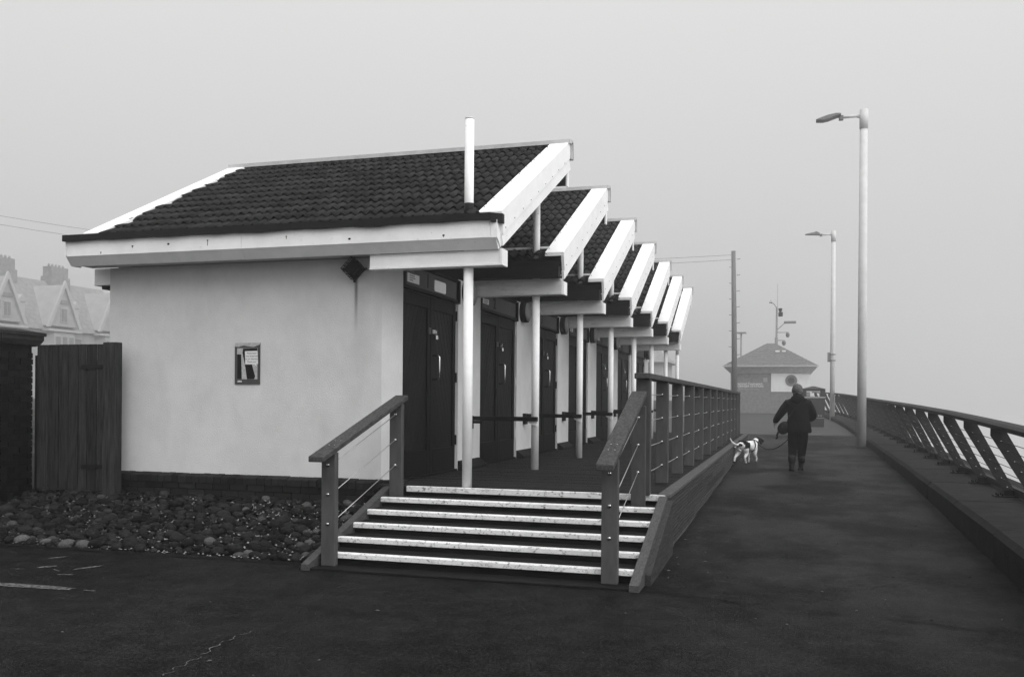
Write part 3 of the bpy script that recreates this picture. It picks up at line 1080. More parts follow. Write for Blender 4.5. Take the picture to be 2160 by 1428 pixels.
bm = bmesh.new()
hs = 0.088
prism(bm, [rot45(*p) for p in ((-hs, -hs), (hs, -hs), (hs, hs), (-hs, hs))], 'y', 9.53, 9.599)
prism(bm, [rot45(*p) for p in ((-0.055, -0.06), (0.055, -0.06), (0.055, 0.05), (-0.055, 0.05))], 'y', 9.49, 9.529)
part('lamp_body', bm, 'iron', wlt)
bm = bmesh.new()
for i in range(9):
    t = -hs + 2 * hs * i / 8
    for p, q in (((t, -hs), (t, hs)), ((-hs, t), (hs, t))):
        a, b_ = rot45(*p), rot45(*q)
        tube(bm, [(a[0], 9.46, a[1]), (b_[0], 9.46, b_[1])], 0.0035, 5)
for p in ((-hs, -hs), (hs, -hs), (hs, hs), (-hs, hs), (0, hs), (0, -hs), (hs, 0), (-hs, 0), (hs / 2, hs), (-hs / 2, hs), (-hs, hs / 2), (-hs, -hs / 2)):
    a = rot45(*p)
    tube(bm, [(a[0], 9.46, a[1]), (a[0], 9.53, a[1])], 0.006, 5)
for p in ((hs + 0.01, hs + 0.01), (hs + 0.012, -hs - 0.012), (-hs - 0.01, -hs - 0.01), (-hs - 0.008, hs + 0.008)):
    a = rot45(*p)
    ball(bm, (a[0], 9.56, a[1]), 0.018, 1)
part('cage', bm, 'iron', wlt)

# poster on the end wall
pst = thing('poster', 'small framed poster with a speech bubble on the white end wall', 'poster', (-6.165, 9.596, 1.71))
x0, x1, z0, z1 = -6.335, -5.995, 1.715, 2.205
bm = bmesh.new(); box(bm, x0, x1, 9.588, 9.598, z0, z1)
part('backing', bm, 'poster_dark', pst)
bm = bmesh.new()
prism(bm, [(x0 + 0.001, z1 - 0.042), (x0 + 0.05, z1 - 0.046), (x0 + 0.12, z1 - 0.03), (x0 + 0.19, z1 - 0.042), (x0 + 0.25, z1 - 0.05), (x1 - 0.03, z1 - 0.03), (x1 - 0.001, z1 - 0.02), (x1 - 0.001, z1 - 0.001), (x0 + 0.001, z1 - 0.001)], 'y', 9.5855, 9.588)
part('heading', bm, 'poster_pale', pst)
bm = bmesh.new(); box(bm, x0 + 0.032, x1 - 0.032, 9.586, 9.588, z0 + 0.06, z1 - 0.062)
part('picture', bm, 'poster_pale', pst)
bm = bmesh.new()
zb, zt_ = z0 + 0.062, z1 - 0.064
prism(bm, [(x0 + 0.034, zb), (x0 + 0.098, zb), (x0 + 0.088, zt_ - 0.07), (x0 + 0.034, zt_ - 0.07)], 'y', 9.5845, 9.586)
prism(bm, [(x0 + 0.17, zb), (x1 - 0.075, zb), (x1 - 0.06, zb + 0.03), (x1 - 0.115, zb + 0.2), (x1 - 0.09, zt_ - 0.03), (x1 - 0.034, zt_ - 0.03), (x1 - 0.034, zt_), (x0 + 0.115, zt_ - 0.002), (x0 + 0.105, zt_ - 0.05), (x0 + 0.14, zb + 0.17)], 'y', 9.5845, 9.586)
part('print', bm, 'poster_ink', pst)
bm = bmesh.new()
prism(bm, [(x0 + 0.145, z0 + 0.235), (x1 - 0.072, z0 + 0.235), (x1 - 0.035, z0 + 0.21), (x1 - 0.05, z0 + 0.238), (x1 - 0.022, z0 + 0.24), (x1 - 0.03, z0 + 0.395), (x0 + 0.14, z0 + 0.392)], 'y', 9.583, 9.5845)
part('speech_bubble', bm, 'sign_white', pst)
for i, s_ in enumerate(('Please leave', 'only footprints', 'on our beaches!', 'Thank you!')):
    piece('lettering', text_mesh(s_, 0.027, 'ink', 0.0004, shear=0.1), (x0 + 0.231, 9.5828, z0 + 0.367 - i * 0.034), FACE_Y, pst)
bm = bmesh.new()
for i in range(3):
    prism(bm, [(x0 + 0.04 + i * 0.02, z0 + 0.025), (x0 + 0.056 + i * 0.02, z0 + 0.025), (x0 + 0.056 + i * 0.02, z0 + 0.038), (x0 + 0.048 + i * 0.02, z0 + 0.046), (x0 + 0.04 + i * 0.02, z0 + 0.038)], 'y', 9.5865, 9.588)
part('emblem', bm, 'sign_white', pst)

# ------------------------------------------------------------------ boardwalk
bwk = thing('boardwalk', 'raised dark timber boardwalk in front of the hut doors with grooved side boards', 'boardwalk', (-2.7, 9.3, 0))
XR = -1.16
bm = bmesh.new()
box(bm, -4.2, XR - 0.06, 9.36, 28.3, 0.1, 0.57)
part('frame', bm, 'dark_timber', bwk)
bw_ = 0.142
bm = bmesh.new()
L_ = XR - 0.105 - (-4.34)
# ribbed plank
nr = 9
pts = []
for i in range(nr):
    a = i * (bw_ - 0.006) / nr
    s_ = (bw_ - 0.006) / nr
    pts += [(a, 0.0), (a + s_ * 0.62, 0.0), (a + s_ * 0.72, -0.005), (a + s_ * 0.95, -0.005)]
pts = pts + [(bw_ - 0.006, -0.03), (0, -0.03)]
prism(bm, pts, 'x', 0, L_)
plank = mesh_from(bm, 'plank', 'deck_wood')
y = 9.335
i = 0
while y < 28.3:
    piece('plank', plank, (-4.34, y, Z_DECK + random.uniform(-0.002, 0.001)), (0, 0, random.uniform(-0.0006, 0.0006)), bwk)
    y += bw_
# edge board along the open side
yj = [9.30, 13.1, 16.9, 20.7, 24.5, 28.32]
for a, b_ in zip(yj, yj[1:]):
    bm = bmesh.new(); box(bm, XR - 0.1, XR + 0.03, a + 0.003, b_ - 0.003, Z_DECK - 0.03, Z_DECK + 0.012, 0.006)
    part('edge_board', bm, 'edge_wood', bwk)
# grooved side boards
for rw in range(5):
    zt_, zb = Z_DECK - 0.034 - rw * 0.122, Z_DECK - 0.034 - rw * 0.122 - 0.118
    off = (0, 1.9, 0.9, 2.6, 1.4)[rw]
    js = [9.31] + [v for v in [9.31 + off + 3.8 * i for i in range(-1, 7)] if 9.9 < v < 28.0] + [28.31]
    for a, b_ in zip(js, js[1:]):
        if zt_ < g((a + b_) / 2) - 0.02:
            continue
        bm = bmesh.new()
        pf = [(XR - 0.02, zb)]
        for i in range(3):
            z_ = zb + i * (zt_ - zb) / 3
            s_ = (zt_ - zb) / 3
            pf += [(XR + 0.014, z_ + s_ * 0.08), (XR + 0.014, z_ + s_ * 0.62), (XR - 0.012, z_ + s_ * 0.68), (XR - 0.012, z_ + s_)]
        pf += [(XR - 0.02, zt_)]
        prism(bm, pf, 'y', a + 0.01, b_ - 0.01)
        part('side_board', bm, 'side_wood', bwk)
# deck nosing
bm = bmesh.new(); box(bm, -3.98, XR - 0.02, 9.283, 9.332, Z_DECK - 0.058, Z_DECK + 0.004, 0.004)
part('nosing', bm, 'nosing', bwk)
bm = bmesh.new(); box(bm, -4.3, XR - 0.02, 9.335, 9.358, 0.42, Z_DECK - 0.06)
part('riser', bm, 'tread_wood', bwk)

# ------------------------------------------------------------------ timber steps
stp = thing('timber_steps', 'wide dark timber steps with dirty white nosings leading up to the boardwalk', 'steps', (-2.7, 7.7, 0))
for i in range(5):
    yk, zk = 7.68 + 0.3205 * i, 0.132 + 0.0946 * i
    xl, xr_ = -4.13, -1.235
    bm = bmesh.new()
    for j in range(2):
        ya = yk + 0.045 + j * 0.14
        box(bm, xl, xr_, ya, ya + 0.134, zk - 0.028, zk, 0.003)
    part('tread', bm, 'tread_wood', stp)
    segs = [(xl, xr_)]
    if i == 4:
        segs = [(xl, xl + 0.19), (xl + 0.194, -1.44), (-1.436, xr_)]
    for a, b_ in segs:
        bm = bmesh.new()
        prism(bm, [(yk - 0.006, zk - 0.048), (yk - 0.012, zk - 0.043), (yk - 0.012, zk - 0.004), (yk - 0.004, zk + 0.005), (yk + 0.042, zk + 0.005), (yk + 0.042, zk - 0.048)], 'x', a, b_)
        part('nosing', bm, 'nosing', stp)
    bm = bmesh.new(); box(bm, xl, xr_, yk + 0.03, yk + 0.05, zk - 0.16, zk - 0.06)
    part('riser', bm, 'tread_wood', stp)
bm = bmesh.new(); box(bm, -4.25, -1.2, 7.46, 7.7, -0.02, 0.022, 0.004)
part('base_board', bm, 'tread_wood', stp)
for xa, xb in ((-1.232, -1.15), (-4.215, -4.135)):
    bm = bmesh.new()
    prism(bm, [(7.44, -0.02), (7.44, 0.055), (9.2, 0.60), (9.29, 0.60), (9.29, 0.38), (8.1, 0.0), (7.9, -0.02)], 'x', xa, xb)
    part('stringer', bm, 'edge_wood', stp)
bm = bmesh.new()
prism(bm, [(7.75, -0.02), (7.75, 0.09), (9.295, 0.56), (9.295, -0.02)], 'x', -1.148, -1.10)
part('skirt_board', bm, 'side_wood', stp)


# ------------------------------------------------------------------ step railings and boardwalk railing
def sloped_rail(bm, x0, x1, ya, za, yb, zb, th):
    prism(bm, [(ya, za), (yb, zb), (yb, zb - th), (ya, za - th)], 'x', x0, x1)


def step_railing(lab, xc, y_top, z_top):
    t = thing('step_railing', lab, 'railing', (xc, 7.75, 0), 'railings beside the steps')
    hw = 0.07
    for (yy, zb, ztp) in ((7.63, 0.022, 1.06), (9.13, 0.45, 1.50)):
        bm = bmesh.new(); box(bm, xc - hw, xc + hw, yy - 0.035, yy + 0.035, zb, ztp, 0.005)
        p_ = part('post', bm, 'post_wood', t)
        bm = bmesh.new()
        for q in range(3):
            z_ = ztp - 0.115 - q * 0.27
            ball(bm, (xc, yy - 0.04, z_), 0.018, 2, (1, 0.7, 1))
        part('bolt', bm, 'steel_ball', p_)
    bm = bmesh.new()
    sloped_rail(bm, xc - 0.075, xc + 0.075, 7.36, 1.035, y_top, z_top, 0.052)
    bmesh.ops.bevel(bm, geom=list(bm.edges), offset=0.006, segments=1, affect='EDGES')
    hr = part('handrail', bm, 'rail_wood', t)
    bm = bmesh.new()
    for q in range(2):
        for s_ in (-0.028, 0.028):
            yy = 7.66 + q * 0.12
            ball(bm, (xc + s_, yy, 1.035 + (z_top - 1.035) * (yy - 7.36) / (y_top - 7.36) + 0.001), 0.014, 1, (1, 1, 0.3))
    part('screw', bm, 'steel_ball', hr, kind='stuff')
    for q in range(3):
        bm = bmesh.new()
        z_a, z_b = 1.06 - 0.115 - q * 0.27, 1.50 - 0.115 - q * 0.27
        tube(bm, [(xc, 7.665, z_a), (xc, 9.09, z_b)], 0.0042, 6)
        part('wire', bm, 'wire', t)
    return t


step_railing('sloping timber handrail on two posts at the wall side of the steps', -4.03, 9.26, 1.595)
step_railing('sloping timber handrail on two posts at the promenade side of the steps', -1.425, 9.15, 1.65)

rl = thing('boardwalk_railing', 'long grey timber railing with steel wires along the boardwalk edge', 'railing', (-1.4, 9.3, Z_DECK))
post_y = [9.3, 10.72] + [10.72 + 1.51 * i for i in range(1, 11)] + [27.1]
bm = bmesh.new(); box(bm, -0.07, 0.07, -0.045, 0.045, 0, 1.165, 0.005)
post_me = mesh_from(bm, 'post', 'post_wood')
bm = bmesh.new()
for q in range(4):
    ball(bm, (0, -0.05, 1.02 - q * 0.27), 0.016, 2, (1, 0.7, 1))
bolt_me = mesh_from(bm, 'bolt', 'steel_ball')
for yy in post_y:
    p_ = piece('post', post_me, (-1.4, yy, Z_DECK), (0, 0, 0), rl)
    ORG[p_] = Vector((-1.4, yy, Z_DECK))
    piece('bolt', bolt_me, (-1.4, yy, Z_DECK), (0, 0, 0), p_)
js = [9.17, 13.7, 18.2, 22.7, 27.2]
for a, b_ in zip(js, js[1:]):
    bm = bmesh.new(); box(bm, -1.48, -1.325, a + 0.001, b_ - 0.001, 1.772, 1.83, 0.006)
    part('handrail', bm, 'rail_wood', rl)
for q in range(4):
    bm = bmesh.new()
    z_ = Z_DECK + 1.02 - q * 0.27
    pts = []
    for a, b_ in zip(post_y, post_y[1:]):
        pts += [(-1.4, a, z_), (-1.4, (a + b_) / 2, z_ - 0.006)]
    pts.append((-1.4, post_y[-1], z_))
    tube(bm, pts, 0.0045, 5)
    part('wire', bm, 'wire', rl)

# ------------------------------------------------------------------ cobble bed
def bed_z(y):
    return max(-0.05, 0.37 * (y - 7.76) / 1.76)


bm = bmesh.new()
rows = []
for y in (7.66, 7.76, 8.2, 8.7, 9.2, 9.56, 10.4, 14):
    rows.append([bm.verts.new((x, y, 0.006 if y < 7.8 else bed_z(min(y, 9.6)) + random.uniform(-0.012, 0.012))) for x in (-16, -13, -11, -10, -9, -8.2, -7.4, -6.6, -5.8, -5, -4.22)])
for A, B in zip(rows, rows[1:]):
    for i in range(len(A) - 1):
        bm.faces.new((A[i], A[i + 1], B[i + 1], B[i]))
bed = struct('cobble_bed', bm, 'gravel')
CM = []
for s_ in range(6):
    rnd = random.Random(s_ + 40)
    bm = bmesh.new()
    o = bmesh.ops.create_icosphere(bm, subdivisions=2, radius=1)
    off = [Vector((rnd.uniform(-1, 1), rnd.uniform(-1, 1), rnd.uniform(-1, 1))).normalized() for _ in range(5)]
    am = [rnd.uniform(-0.12, 0.16) for _ in range(5)]
    for v in bm.verts:
        nn = v.co.normalized()
        v.co *= 1 + sum(a * max(0, nn.dot(q)) ** 2 for a, q in zip(am, off))
    for f in bm.faces:
        f.smooth = True
    CM.append(bm)
cob = []
for bm in CM:
    me = mesh_from(bm.copy(), 'cobble', 'cobble')
    me2 = mesh_from(bm, 'cobble', 'cobble_pale')
    cob.append((me, me2))
spots = []
tries = 0
while tries < 60000 and len(spots) < 900:
    tries += 1
    y = random.uniform(7.78, 9.46)
    x = random.uniform(-10.2, -4.3)
    if x < -8.0 - (y - 7.9) * 1.45 - 0.25:
        continue
    r_ = random.choice((0.04, 0.05, 0.055, 0.062, 0.07, 0.085))
    if all((x - a) ** 2 + ((y - b_) * 1.12) ** 2 > (0.84 * (r_ + c)) ** 2 for a, b_, c in spots):
        spots.append((x, y, r_))
spots.sort(key=lambda s_: -s_[2] / math.hypot(s_[0], s_[1]))
small = [bmesh.new() for _ in range(3)]
for i, (x, y, r_) in enumerate(spots):
    me = random.choice(cob)
    me = me[1] if random.random() < 0.09 else me[0]
    sc_ = (r_ * random.uniform(1.0, 1.25), r_ * random.uniform(0.75, 0.95), r_ * random.uniform(0.6, 0.8))
    if i < 295:
        piece('cobble', me, (x, y, bed_z(y) + r_ * 0.3), (random.uniform(-0.3, 0.3), random.uniform(-0.3, 0.3), random.uniform(0, 6.3)), bed, sc_)
    else:
        ball(small[0 if i % 11 else 1] if i % 3 else small[2], (x, y, bed_z(y) + r_ * 0.3), r_, 2, (1.1, 0.85, 0.68))
for q, mn in zip(small, ('cobble', 'cobble_pale', 'brick_plinth')):
    part('small_cobble', q, mn, bed, kind='stuff')
bm = bmesh.new()
for i in range(3800):
    y = random.uniform(7.74, 9.48)
    x = random.uniform(-10.2, -4.25)
    if x < -8.0 - (y - 7.9) * 1.45 - 0.2:
        continue
    r_ = random.uniform(0.006, 0.016)
    c = Vector((x, y, bed_z(y) + r_ * 0.6 + 0.012))
    vs = [bm.verts.new(c + Vector(p) * r_) for p in ((1.2, 0, 0), (-0.5, 0.9, 0), (-0.5, -0.9, 0), (0, 0.1, 0.75))]
    for f in ((0, 1, 3), (1, 2, 3), (2, 0, 3)):
        bm.faces.new([vs[j] for j in f])
part('grit', bm, 'pebble', bed, kind='stuff')

# ------------------------------------------------------------------ gate and brick pillar
gt = thing('timber_gate', 'weathered dark timber gate of upright boards beside the white end wall', 'gate', (-8.45, 9.36, 0.4))
xs = [-9.03, -8.86, -8.70, -8.55, -8.40, -8.27, -8.13, -7.995]
for a, b_ in zip(xs, xs[1:]):
    bm = bmesh.new()
    box(bm, a + 0.007, b_ - 0.007, 9.36 + random.uniform(-0.006, 0.004), 9.385, 0.40, 2.20 + random.uniform(-0.006, 0.006), 0.003)
    part('board', bm, 'gate_wood', gt)
bm = bmesh.new()
for z_ in (0.7, 1.9):
    box(bm, -9.0, -8.0, 9.386, 9.43, z_, z_ + 0.1)
part('rail', bm, 'gate_wood', gt)
bm = bmesh.new(); box(bm, -7.985, -7.80, 9.30, 9.42, 0.30, 2.215, 0.004)
part('gate_post', bm, 'gate_wood', gt)
bm = bmesh.new(); box(bm, -9.14, -9.0, 9.44, 9.52, 0.30, 2.07, 0.004)
part('gate_post', bm, 'gate_wood', gt)
for z_ in (1.92, 0.70):
    bm = bmesh.new(); box(bm, -8.34, -7.96, 9.344, 9.353, z_ - 0.025, z_ + 0.025)
    ball(bm, (-8.02, 9.343, z_ + 0.006), 0.008, 1)
    part('strap_hinge', bm, 'iron', gt)

pil = thing('brick_pillar', 'dark old brick gate pillar with a weathered stone cap at the left edge', 'pillar', (-9.32, 9.1, 0.2))
PX0, PX1, PY0, PY1 = -9.57, -9.07, 8.86, 9.34
bm = bmesh.new(); box(bm, PX0 + 0.012, PX1 - 0.012, PY0 + 0.012, PY1 - 0.012, 0.05, 2.17)
part('core', bm, 'mortar', pil)
cr = 0.078
rows_ = int((2.17 - 0.15) / cr)
for r_ in range(rows_):
    z_ = 0.15 + r_ * cr
    lens = [0.22, 0.11, 0.17] if r_ % 2 else [0.11, 0.22, 0.17]
    x = PX0
    for w in lens:
        bm = bmesh.new()
        e = random.uniform(-0.006, 0.004)
        box(bm, x + 0.005, min(x + w, PX1) - 0.005, PY0 + e, PY0 + 0.1, z_ + 0.005, z_ + cr - 0.005, 0.004)
        part('brick', bm, 'brick_old', pil)
        x += w
    y = PY0 + 0.101
    for w in ([0.17, 0.21] if r_ % 2 else [0.09, 0.21, 0.08]):
        bm = bmesh.new()
        e = random.uniform(-0.004, 0.006)
        box(bm, PX1 - 0.1, PX1 + e, y + 0.005, min(y + w, PY1) - 0.003, z_ + 0.005, z_ + cr - 0.005, 0.004)
        part('brick', bm, 'brick_old', pil)
        y += w
bm = bmesh.new()
def ringz(e, z):
    return [bm.verts.new(p) for p in ((PX0 - e, PY0 - e, z), (PX1 + e, PY0 - e, z), (PX1 + e, PY1 + e, z), (PX0 - e, PY1 + e, z))]
lv = [ringz(0.02, 2.172), ringz(0.05, 2.19), ringz(0.085, 2.25), ringz(0.085, 2.30), ringz(0.105, 2.305), ringz(0.105, 2.345), ringz(-0.12, 2.39)]
for A, B in zip(lv, lv[1:]):
    for i in range(4):
        bm.faces.new((A[i], A[(i + 1) % 4], B[(i + 1) % 4], B[i]))
bm.faces.new(lv[0][::-1]); bm.faces.new(lv[-1])
part('cap', bm, 'cap_stone', pil)
# side wall running on from the pillar, out of frame to the left
gw = thing('boundary_wall', 'low dark brick boundary wall running left from the gate pillar', 'wall', (-11.2, 9.1, 0.1))
bm = bmesh.new(); box(bm, -13.5, PX0 - 0.02, 8.98, 9.2, 0.05, 1.6)
part('core', bm, 'mortar', gw)
bm = bmesh.new(); box(bm, -13.55, PX0 - 0.1, 8.92, 9.26, 1.602, 1.68, 0.01)
part('coping', bm, 'cap_stone', gw)

# ------------------------------------------------------------------ seafront railing
sr = thing('seafront_railing', 'dark leaning plate railing with wires along the sea wall', 'railing', (2.6, 9.0, 0.36))
bm = bmesh.new()
prism(bm, [(0, 0.035), (-0.487, 0.845), (-0.487, 0.935), (-0.355, 0.935), (0.13, 0.035)], 'y', -0.012, 0.012)
plate_me = mesh_from(bm, 'post', 'sea_post')
bm = bmesh.new()
for q in range(7):
    t = 0.09 + q * 0.125
    c = (0.065 - 0.54 * t, 0.045 + 0.885 * t)
    ball(bm, (c[0], -0.02, c[1]), 0.011, 1)
fer_me = mesh_from(bm, 'ferrule', 'steel_ball')
bm = bmesh.new()
box(bm, -0.13, 0.22, -0.09, 0.09, 0.004, 0.018)
box(bm, -0.02, 0.16, -0.02, 0.02, 0.0181, 0.09)
for bx_ in (-0.09, -0.04, 0.18):
    for by_ in (-0.06, 0.06):
        tube(bm, [(bx_, by_, 0.0182), (bx_, by_, 0.05)], 0.011, 6)
base_me = mesh_from(bm, 'base_plate', 'iron')
PY = []
y = 5.55
while y < 59:
    PY.append(y)
    y += 1.875
RB = 0.69
for y in PY:
    sz = (lerp(y, RT) - kt(y)) / 1.0
    p_ = piece('post', plate_me, (kx(y) + RB, y, kt(y)), (0, 0, 0), sr, (1, 1, sz))
    ORG[p_] = Vector((kx(y) + RB, y, kt(y)))
    piece('ferrule', fer_me, ORG[p_], (0, 0, 0), p_)
    piece('base_plate', base_me, ORG[p_], (0, 0, 0), p_)
for q in range(7):
    t = 0.09 + q * 0.125
    cxz = (0.065 - 0.54 * t, 0.045 + 0.885 * t)
    bm = bmesh.new()
    tube(bm, [(kx(y) + RB + cxz[0], y, kt(y) + cxz[1] * (lerp(y, RT) - kt(y))) for y in PY], 0.004, 5)
    part('wire', bm, 'iron', sr)
# handrail and bottom rail, in lengths
def swept(name, prof, mname, ya, yb, zf):
    yq = [ya] + [y for y in PY if ya < y < yb] + [yb]
    bm = bmesh.new()
    prev = None
    for y in yq:
        ring = [bm.verts.new((kx(y) + RB + px, y, zf(y) + pz)) for px, pz in prof]
        if prev:
            for j in range(len(prof)):
                bm.faces.new((prev[j], ring[j], ring[(j + 1) % len(prof)], prev[(j + 1) % len(prof)]))
        else:
            bm.faces.new(ring[::-1])
        prev = ring
    bm.faces.new(prev)
    bmesh.ops.recalc_face_normals(bm, faces=bm.faces)
    part(name, bm, mname, sr)


cuts = [4.6] + [PY[i] for i in range(3, len(PY), 3)] + [58.8]
for a, b_ in zip(cuts, cuts[1:]):
    swept('handrail', [(-0.52, -0.066), (-0.53, -0.02), (-0.49, 0.005), (-0.36, 0.005), (-0.32, -0.02), (-0.33, -0.066)], 'sea_rail', a + 0.002, b_ - 0.002, lambda y: lerp(y, RT))
    swept('bottom_rail', [(0.10, 0.03), (0.10, 0.115), (0.15, 0.115), (0.15, 0.03)], 'sea_post', a + 0.002, b_ - 0.002, kt)


# ------------------------------------------------------------------ street lamps
def street_lamp(lab, x, y, h, head):
    zb = g(y)
    t = thing('street_lamp', lab, 'street lamp', (x, y, zb), 'street lamps by the sea wall')
    bm = bmesh.new()
    tube(bm, [(x, y, zb - 0.02), (x, y, zb + h * 0.45), (x, y, zb + h - 0.55)], [0.125, 0.118, 0.105], 16)
    pl_ = part('post', bm, 'galvanised', t)
    bm = bmesh.new()
    tube(bm, [(x, y, zb + h - 0.53), (x, y, zb + h)], [0.115, 0.115], 16)
    tube(bm, [(x, y, zb + h - 0.55), (x, y, zb + h - 0.53)], 0.108, 16)
    part('collar', bm, 'galvanised', pl_)
    bm = bmesh.new()
    za = zb + h - 0.16
    tube(bm, [(x - 0.1, y, za), (x - 0.60, y, za - 0.01)], 0.04, 10)
    tube(bm, [(x - 0.1, y, za - 0.05), (x - 0.2, y, za - 0.01)], 0.03, 8)
    part('arm', bm, 'galvanised', t)
    bm = bmesh.new()
    xa = x - 0.56
    box(bm, xa - 0.1, xa + 0.02, y - 0.06, y + 0.06, za - 0.09, za + 0.04, 0.01)
    if head == 0:
        prism(bm, [(xa - 0.05, za + 0.08), (xa - 0.18, za + 0.09), (xa - 0.4, za + 0.055), (xa - 0.62, za - 0.015), (xa - 0.72, za - 0.05), (xa - 0.70, za - 0.07), (xa - 0.52, za - 0.085), (xa - 0.38, za - 0.06), (xa - 0.13, za + 0.02), (xa - 0.04, za + 0.03)], 'y', y - 0.16, y + 0.16)
    else:
        prism(bm, [(xa - 0.1, za + 0.08), (xa - 0.28, za + 0.17), (xa - 0.36, za + 0.12), (xa - 0.8, za + 0.05), (xa - 0.8, za + 0.02), (xa - 0.4, za + 0.0), (xa - 0.1, za - 0.02)], 'y', y - 0.14, y + 0.14)
    bmesh.ops.bevel(bm, geom=[e for e in bm.edges], offset=0.012, segments=1, affect='EDGES')
    part('lamp_head', bm, 'lamp_head', t)
    return t


street_lamp('tall pale street lamp standing nearest, at the foot of the sea wall', 1.95, 27.5, 9.42, 0)
l2 = street_lamp('pale street lamp standing further off behind the litter bin', 2.09, 49.0, 9.5, 1)
bm = bmesh.new()
zz = g(49)
tube(bm, [(2.09, 49, zz + 3.28), (2.09, 49, zz + 3.33)], 0.15, 12); tube(bm, [(2.09, 49, zz + 2.98), (2.09, 49, zz + 3.03)], 0.15, 12)
box(bm, 1.84, 1.97, 48.95, 49.05, zz + 2.93, zz + 3.4)
part('clamp', bm, 'lamp_head', l2)

# ------------------------------------------------------------------ telegraph pole and wires
tx, ty = -2.79, 50.0
tg = g(ty)
tp = thing('telegraph_pole', 'bare wooden telegraph pole with climbing pegs in front of the kiosk', 'pole', (tx, ty, tg))
bm = bmesh.new(); tube(bm, [(tx + 0.06, ty, tg - 0.1), (tx, ty, tg + 4.5), (tx - 0.07, ty, 9.5)], [0.16, 0.14, 0.11], 12)
part('pole', bm, 'old_pole', tp)
for i in range(14):
    z_ = 3.6 + i * 0.42
    s_ = 1 if i % 2 else -1
    bm = bmesh.new(); tube(bm, [(tx + s_ * 0.1, ty, z_), (tx + s_ * 0.27, ty, z_ + 0.01), (tx + s_ * 0.27, ty, z_ + 0.05)], 0.012, 5)
    part('peg', bm, 'iron', tp)
for q, (zp, ze, xe, ye, sag) in enumerate(((9.3, 12.25, -46.0, 38.0, 1.5), (9.05, 11.75, -46.0, 38.0, 1.5))):
    bm = bmesh.new()
    A = Vector((tx - 0.1, ty, zp)); B = Vector((xe, ye, ze))
    pts = []
    for i in range(25):
        t = i / 24
        p_ = A.lerp(B, t); p_.z -= 4 * sag * t * (1 - t)
        pts.append(p_)
    tube(bm, pts, 0.008, 5)
    single('overhead_wire', bm, 'iron', (tx - 0.1, ty, zp), ('upper' if q == 0 else 'lower') + ' of the two thin overhead wires running left from the telegraph pole', 'wire', 'overhead wires')

# ------------------------------------------------------------------ kiosk
KYF, KYB = 60.0, 65.0
kx0, kx1 = -3.55, 1.25
kz = g(KYF)
ksk = thing('kiosk', 'square lookout kiosk with hipped roof, half dark half white, fading in fog', 'kiosk', ((kx0 + kx1) / 2, KYF, kz))
kw = -1.08
EZ = kz + 2.93
bm = bmesh.new(); box(bm, kx0, kx1, KYF, KYB, kz - 0.2, EZ)
kwall = part('wall', bm, 'kiosk_dark', ksk)
bm = bmesh.new()
brow = 0
# brick courses of the base shown as raised string lines
for i in range(7):
    box(bm, kx0 - 0.006, kx1 + 0.006, KYF - 0.008, KYF - 0.001, kz + 0.1 + i * 0.18, kz + 0.26 + i * 0.18)
part('base_course', bm, 'kiosk_dark', kwall)
bm = bmesh.new(); box(bm, kw, kx1 + 0.01, KYF - 0.05, KYF - 0.001, kz + 1.36, kz + 2.58)
wp = part('white_panel', bm, 'kiosk_white', ksk)
bm = bmesh.new(); box(bm, kw, kx1 + 0.06, KYF - 0.1, KYF - 0.001, kz + 2.60, kz + 2.80)
part('sign_board', bm, 'house_wall', ksk)
bm = bmesh.new(); tube(bm, [(0.13, KYF - 0.051, kz + 2.06), (0.13, KYF - 0.075, kz + 2.06)], 0.36, 24)
part('round_badge', bm, 'lamp_face', wp)
bm = bmesh.new(); tube(bm, [(0.13, KYF - 0.0755, kz + 2.06), (0.13, KYF - 0.085, kz + 2.06)], 0.2, 24)
part('badge_centre', bm, 'header_grey', wp)
bm = bmesh.new(); box(bm, -1.55, -1.30, KYF - 0.03, KYF - 0.001, kz + 1.98, kz + 2.24)
part('notice', bm, 'house_wall', ksk)
for s_, sz, z_ in (('National Coastwatch', 0.19, 1.86), ('HORNSEA STATION', 0.19, 1.70), ('eyes along the coast', 0.15, 1.53)):
    piece('lettering', text_mesh(s_, sz, 'kiosk_white' if sz > 0.16 else 'house_wall', 0.004, bold=0.003), (-2.4, KYF - 0.012, kz + z_), FACE_Y, kwall)
bm = bmesh.new()
oh = 0.42
cx_, cyk = (kx0 + kx1) / 2, (KYF + KYB) / 2
A = [bm.verts.new(p) for p in ((kx0 - oh, KYF - oh, EZ + 0.08), (kx1 + oh, KYF - oh, EZ + 0.08), (kx1 + oh, KYB + oh, EZ + 0.08), (kx0 - oh, KYB + oh, EZ + 0.08))]
A0 = [bm.verts.new((v.co.x, v.co.y, EZ + 0.0)) for v in A]
ap = [bm.verts.new((cx_ - 0.25, cyk, EZ + 1.62)), bm.verts.new((cx_ + 0.25, cyk, EZ + 1.62))]
bm.faces.new((A[0], A[1], ap[1], ap[0])); bm.faces.new((A[1], A[2], ap[1])); bm.faces.new((A[2], A[3], ap[0], ap[1])); bm.faces.new((A[3], A[0], ap[0]))
for i in range(4):
    bm.faces.new((A0[i], A0[(i + 1) % 4], A[(i + 1) % 4], A[i]))
bm.faces.new(A0[::-1])
kr = part('roof', bm, 'slate', ksk)
bm = bmesh.new()
for i in range(1, 12):
    f = i / 12
    zc = EZ + 0.085 + 1.54 * f
    hw_ = (kx1 - kx0) / 2 + oh - ((kx1 - kx0) / 2 + oh - 0.25) * f
    yc = KYF - oh + (cyk - KYF + oh) * f
    box(bm, cx_ - hw_, cx_ + hw_, yc - 0.012, yc + 0.02, zc - 0.01, zc + 0.012)
part('slate_course', bm, 'slate', kr)
bm = bmesh.new()
